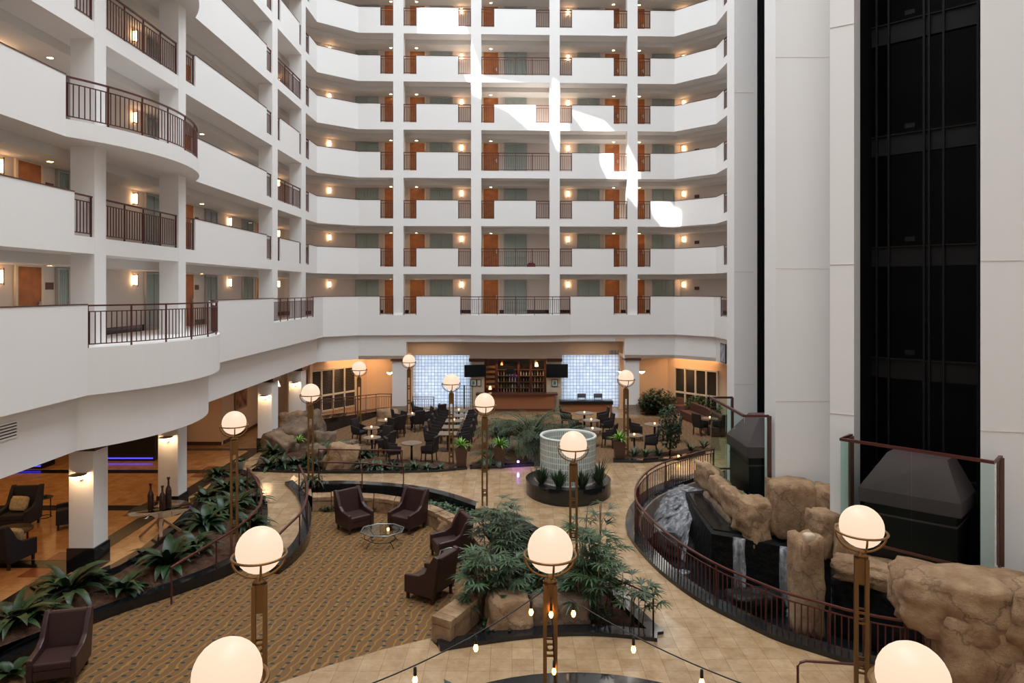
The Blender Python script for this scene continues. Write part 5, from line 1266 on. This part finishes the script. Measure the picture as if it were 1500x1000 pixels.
# ficus and right rear plants
def bush(loc, r, hgt, n, m, label, ls=.16, name='bush', trunk=.0, cat='shrub'):
    t = thing(name, label, cat, loc); mb = MB()
    for i in range(n):
        a, b, c_ = U(0, 2*PI), U(-1, 1), R()**.4; q = Vector((math.cos(a)*math.sqrt(1-b*b)*r*c_, math.sin(a)*math.sqrt(1-b*b)*r*c_, trunk+hgt/2+b*hgt/2*c_)); mb.leaf(q, U(0, 6.28), ls*U(.7, 1.3), ls*.5, U(-.3, 1), 1, 2, .2)
    mb.build('foliage', m, t); st = MB()
    for k in range(4): st.tube([(0, 0, 0), (U(-.3, .3)*r, U(-.3, .3)*r, trunk+hgt*.4), (U(-.7, .7)*r, U(-.7, .7)*r, trunk+hgt*.85)], [.035, .025, .01], 5)
    st.build('trunk', stem_m, t); return t
bush(G(981, 667, z=.05), .55, 2.1, 900, leafA, 'tall dark ficus behind the pool railing', .17, 'ficus_tree', .15, 'tree')
bush(G(964, 606, z=0), 1.15, 1.5, 1100, leafA, 'wide dark bush below the amber rear wall', .2)
bush(G(950, 607, z=0), .7, 1.2, 600, leafA, 'dark bush beside the right ground column', .18)
bush(G(1030, 608, z=0), 1.1, 1.2, 800, leafB, 'green bush in front of the right rear windows', .2)
bush(G(1050, 606, z=0), .8, 1.1, 500, leafB, 'green bush at the right end of the rear windows', .2)
for x, y, l_, lab in ((928, 668, .5, 'grey-green plant at the left of the right rear planter'), (945, 669, .5, 'spiky plant in the middle of the right rear planter'), (1012, 660, .6, 'spiky plant right of the ficus'), (1032, 655, .6, 'bright leafy plant beside the thin shaft screen'), (965, 667, .45, 'small spiky plant left of the ficus'), (934, 602, .6, 'agave at the foot of the right ground column'), (955, 605, .7, 'pale agave in front of the wide dark bush')):
    clump(G(x, y, z=.06), 26, l_, .06, leafB if x % 2 else leafG, lab, 'spiky_plant', (.6, 1.4), (.4, 1.2))
for x, y, lab in ((784, 712, 'left'), (812, 722, 'front left'), (866, 724, 'front right'), (880, 710, 'right')):
    p = G(x, y, z=.35); d = Vector((p.x-cx, p.y-cy)); d = d.normalized()*1.24; p = Vector((cx+d.x, cy+d.y, .33))
    clump(p, 46, .72, .07, leafA, 'snake plant in the ring planter, %s' % lab, 'snake_plant', (.95, 1.55), (-.1, .3), group='ring planter plants')
clump(Vector((cx+1.2, cy+.25, .33)), 20, .9, .05, leafA, 'taller thin-leaved plant at the right of the ring planter', 'spiky_plant', (1.1, 1.5), (.2, .8))
clump(Vector((-.95, 12.5, -.4)), 7, .55, .3, leafA, 'broad glossy leaves at the bottom edge, left of the string lights', 'broadleaf_plant', (.5, 1.2), (.8, 1.4))
clump(Vector((3.2, 7.6, -.4)), 9, .5, .2, leafA, 'leafy plant in the bottom round planter', 'broadleaf_plant')
# ------------------------------------------------------------------ string lights
A_ = Vector((LP[9][0], LP[9][1], 2.93)); L_ = Vector((LP[0][0], LP[0][1], 2.93)); R_ = Vector((LP[11][0], LP[11][1], 2.93))
def strand(a, b, ts, sag, label, where):
    cur = lambda t_: a.lerp(b, t_)-Vector((0, 0, sag*4*t_*(1-t_)))
    t = thing('string_light_cable', label, 'string lights', a); MB().tube([cur(i/24)-a for i in range(25)], .009, 5).build('cable', black, t)
    for k, t_ in enumerate(ts):
        p = cur(t_)-a
        sk = MB().lathe([(.012, -.02), (.02, -.03), (.022, -.12), (.018, -.13)], 10, (p.x, p.y, p.z)).build('socket', black, t)
        MB().lathe([(.001, -.235), (.02, -.225), (.033, -.19), (.028, -.16), (.014, -.13)], 12, (p.x, p.y, p.z)).build('bulb', bulb_m, sk)
def tpx(a, b, px):
    k = (px-750)/1000; return (k*a.y-a.x)/((b.x-a.x)-k*(b.y-a.y))
strand(A_, L_, [tpx(A_, L_, x) for x in (778, 697, 608)]+[.8], .25, 'string of amber bulbs hanging from the central lamp to the bottom left lamp', 'left')
strand(A_, R_, [tpx(A_, R_, x) for x in (840, 928, 1028)]+[.8], .25, 'string of amber bulbs hanging from the central lamp to the bottom right lamp', 'right')
strand(A_+Vector((0, -.15, -.1)), A_+Vector((.13, -.16, -2.6)), [.03, .36], 0, 'short string of amber bulbs running down the central lamp post', 'post')
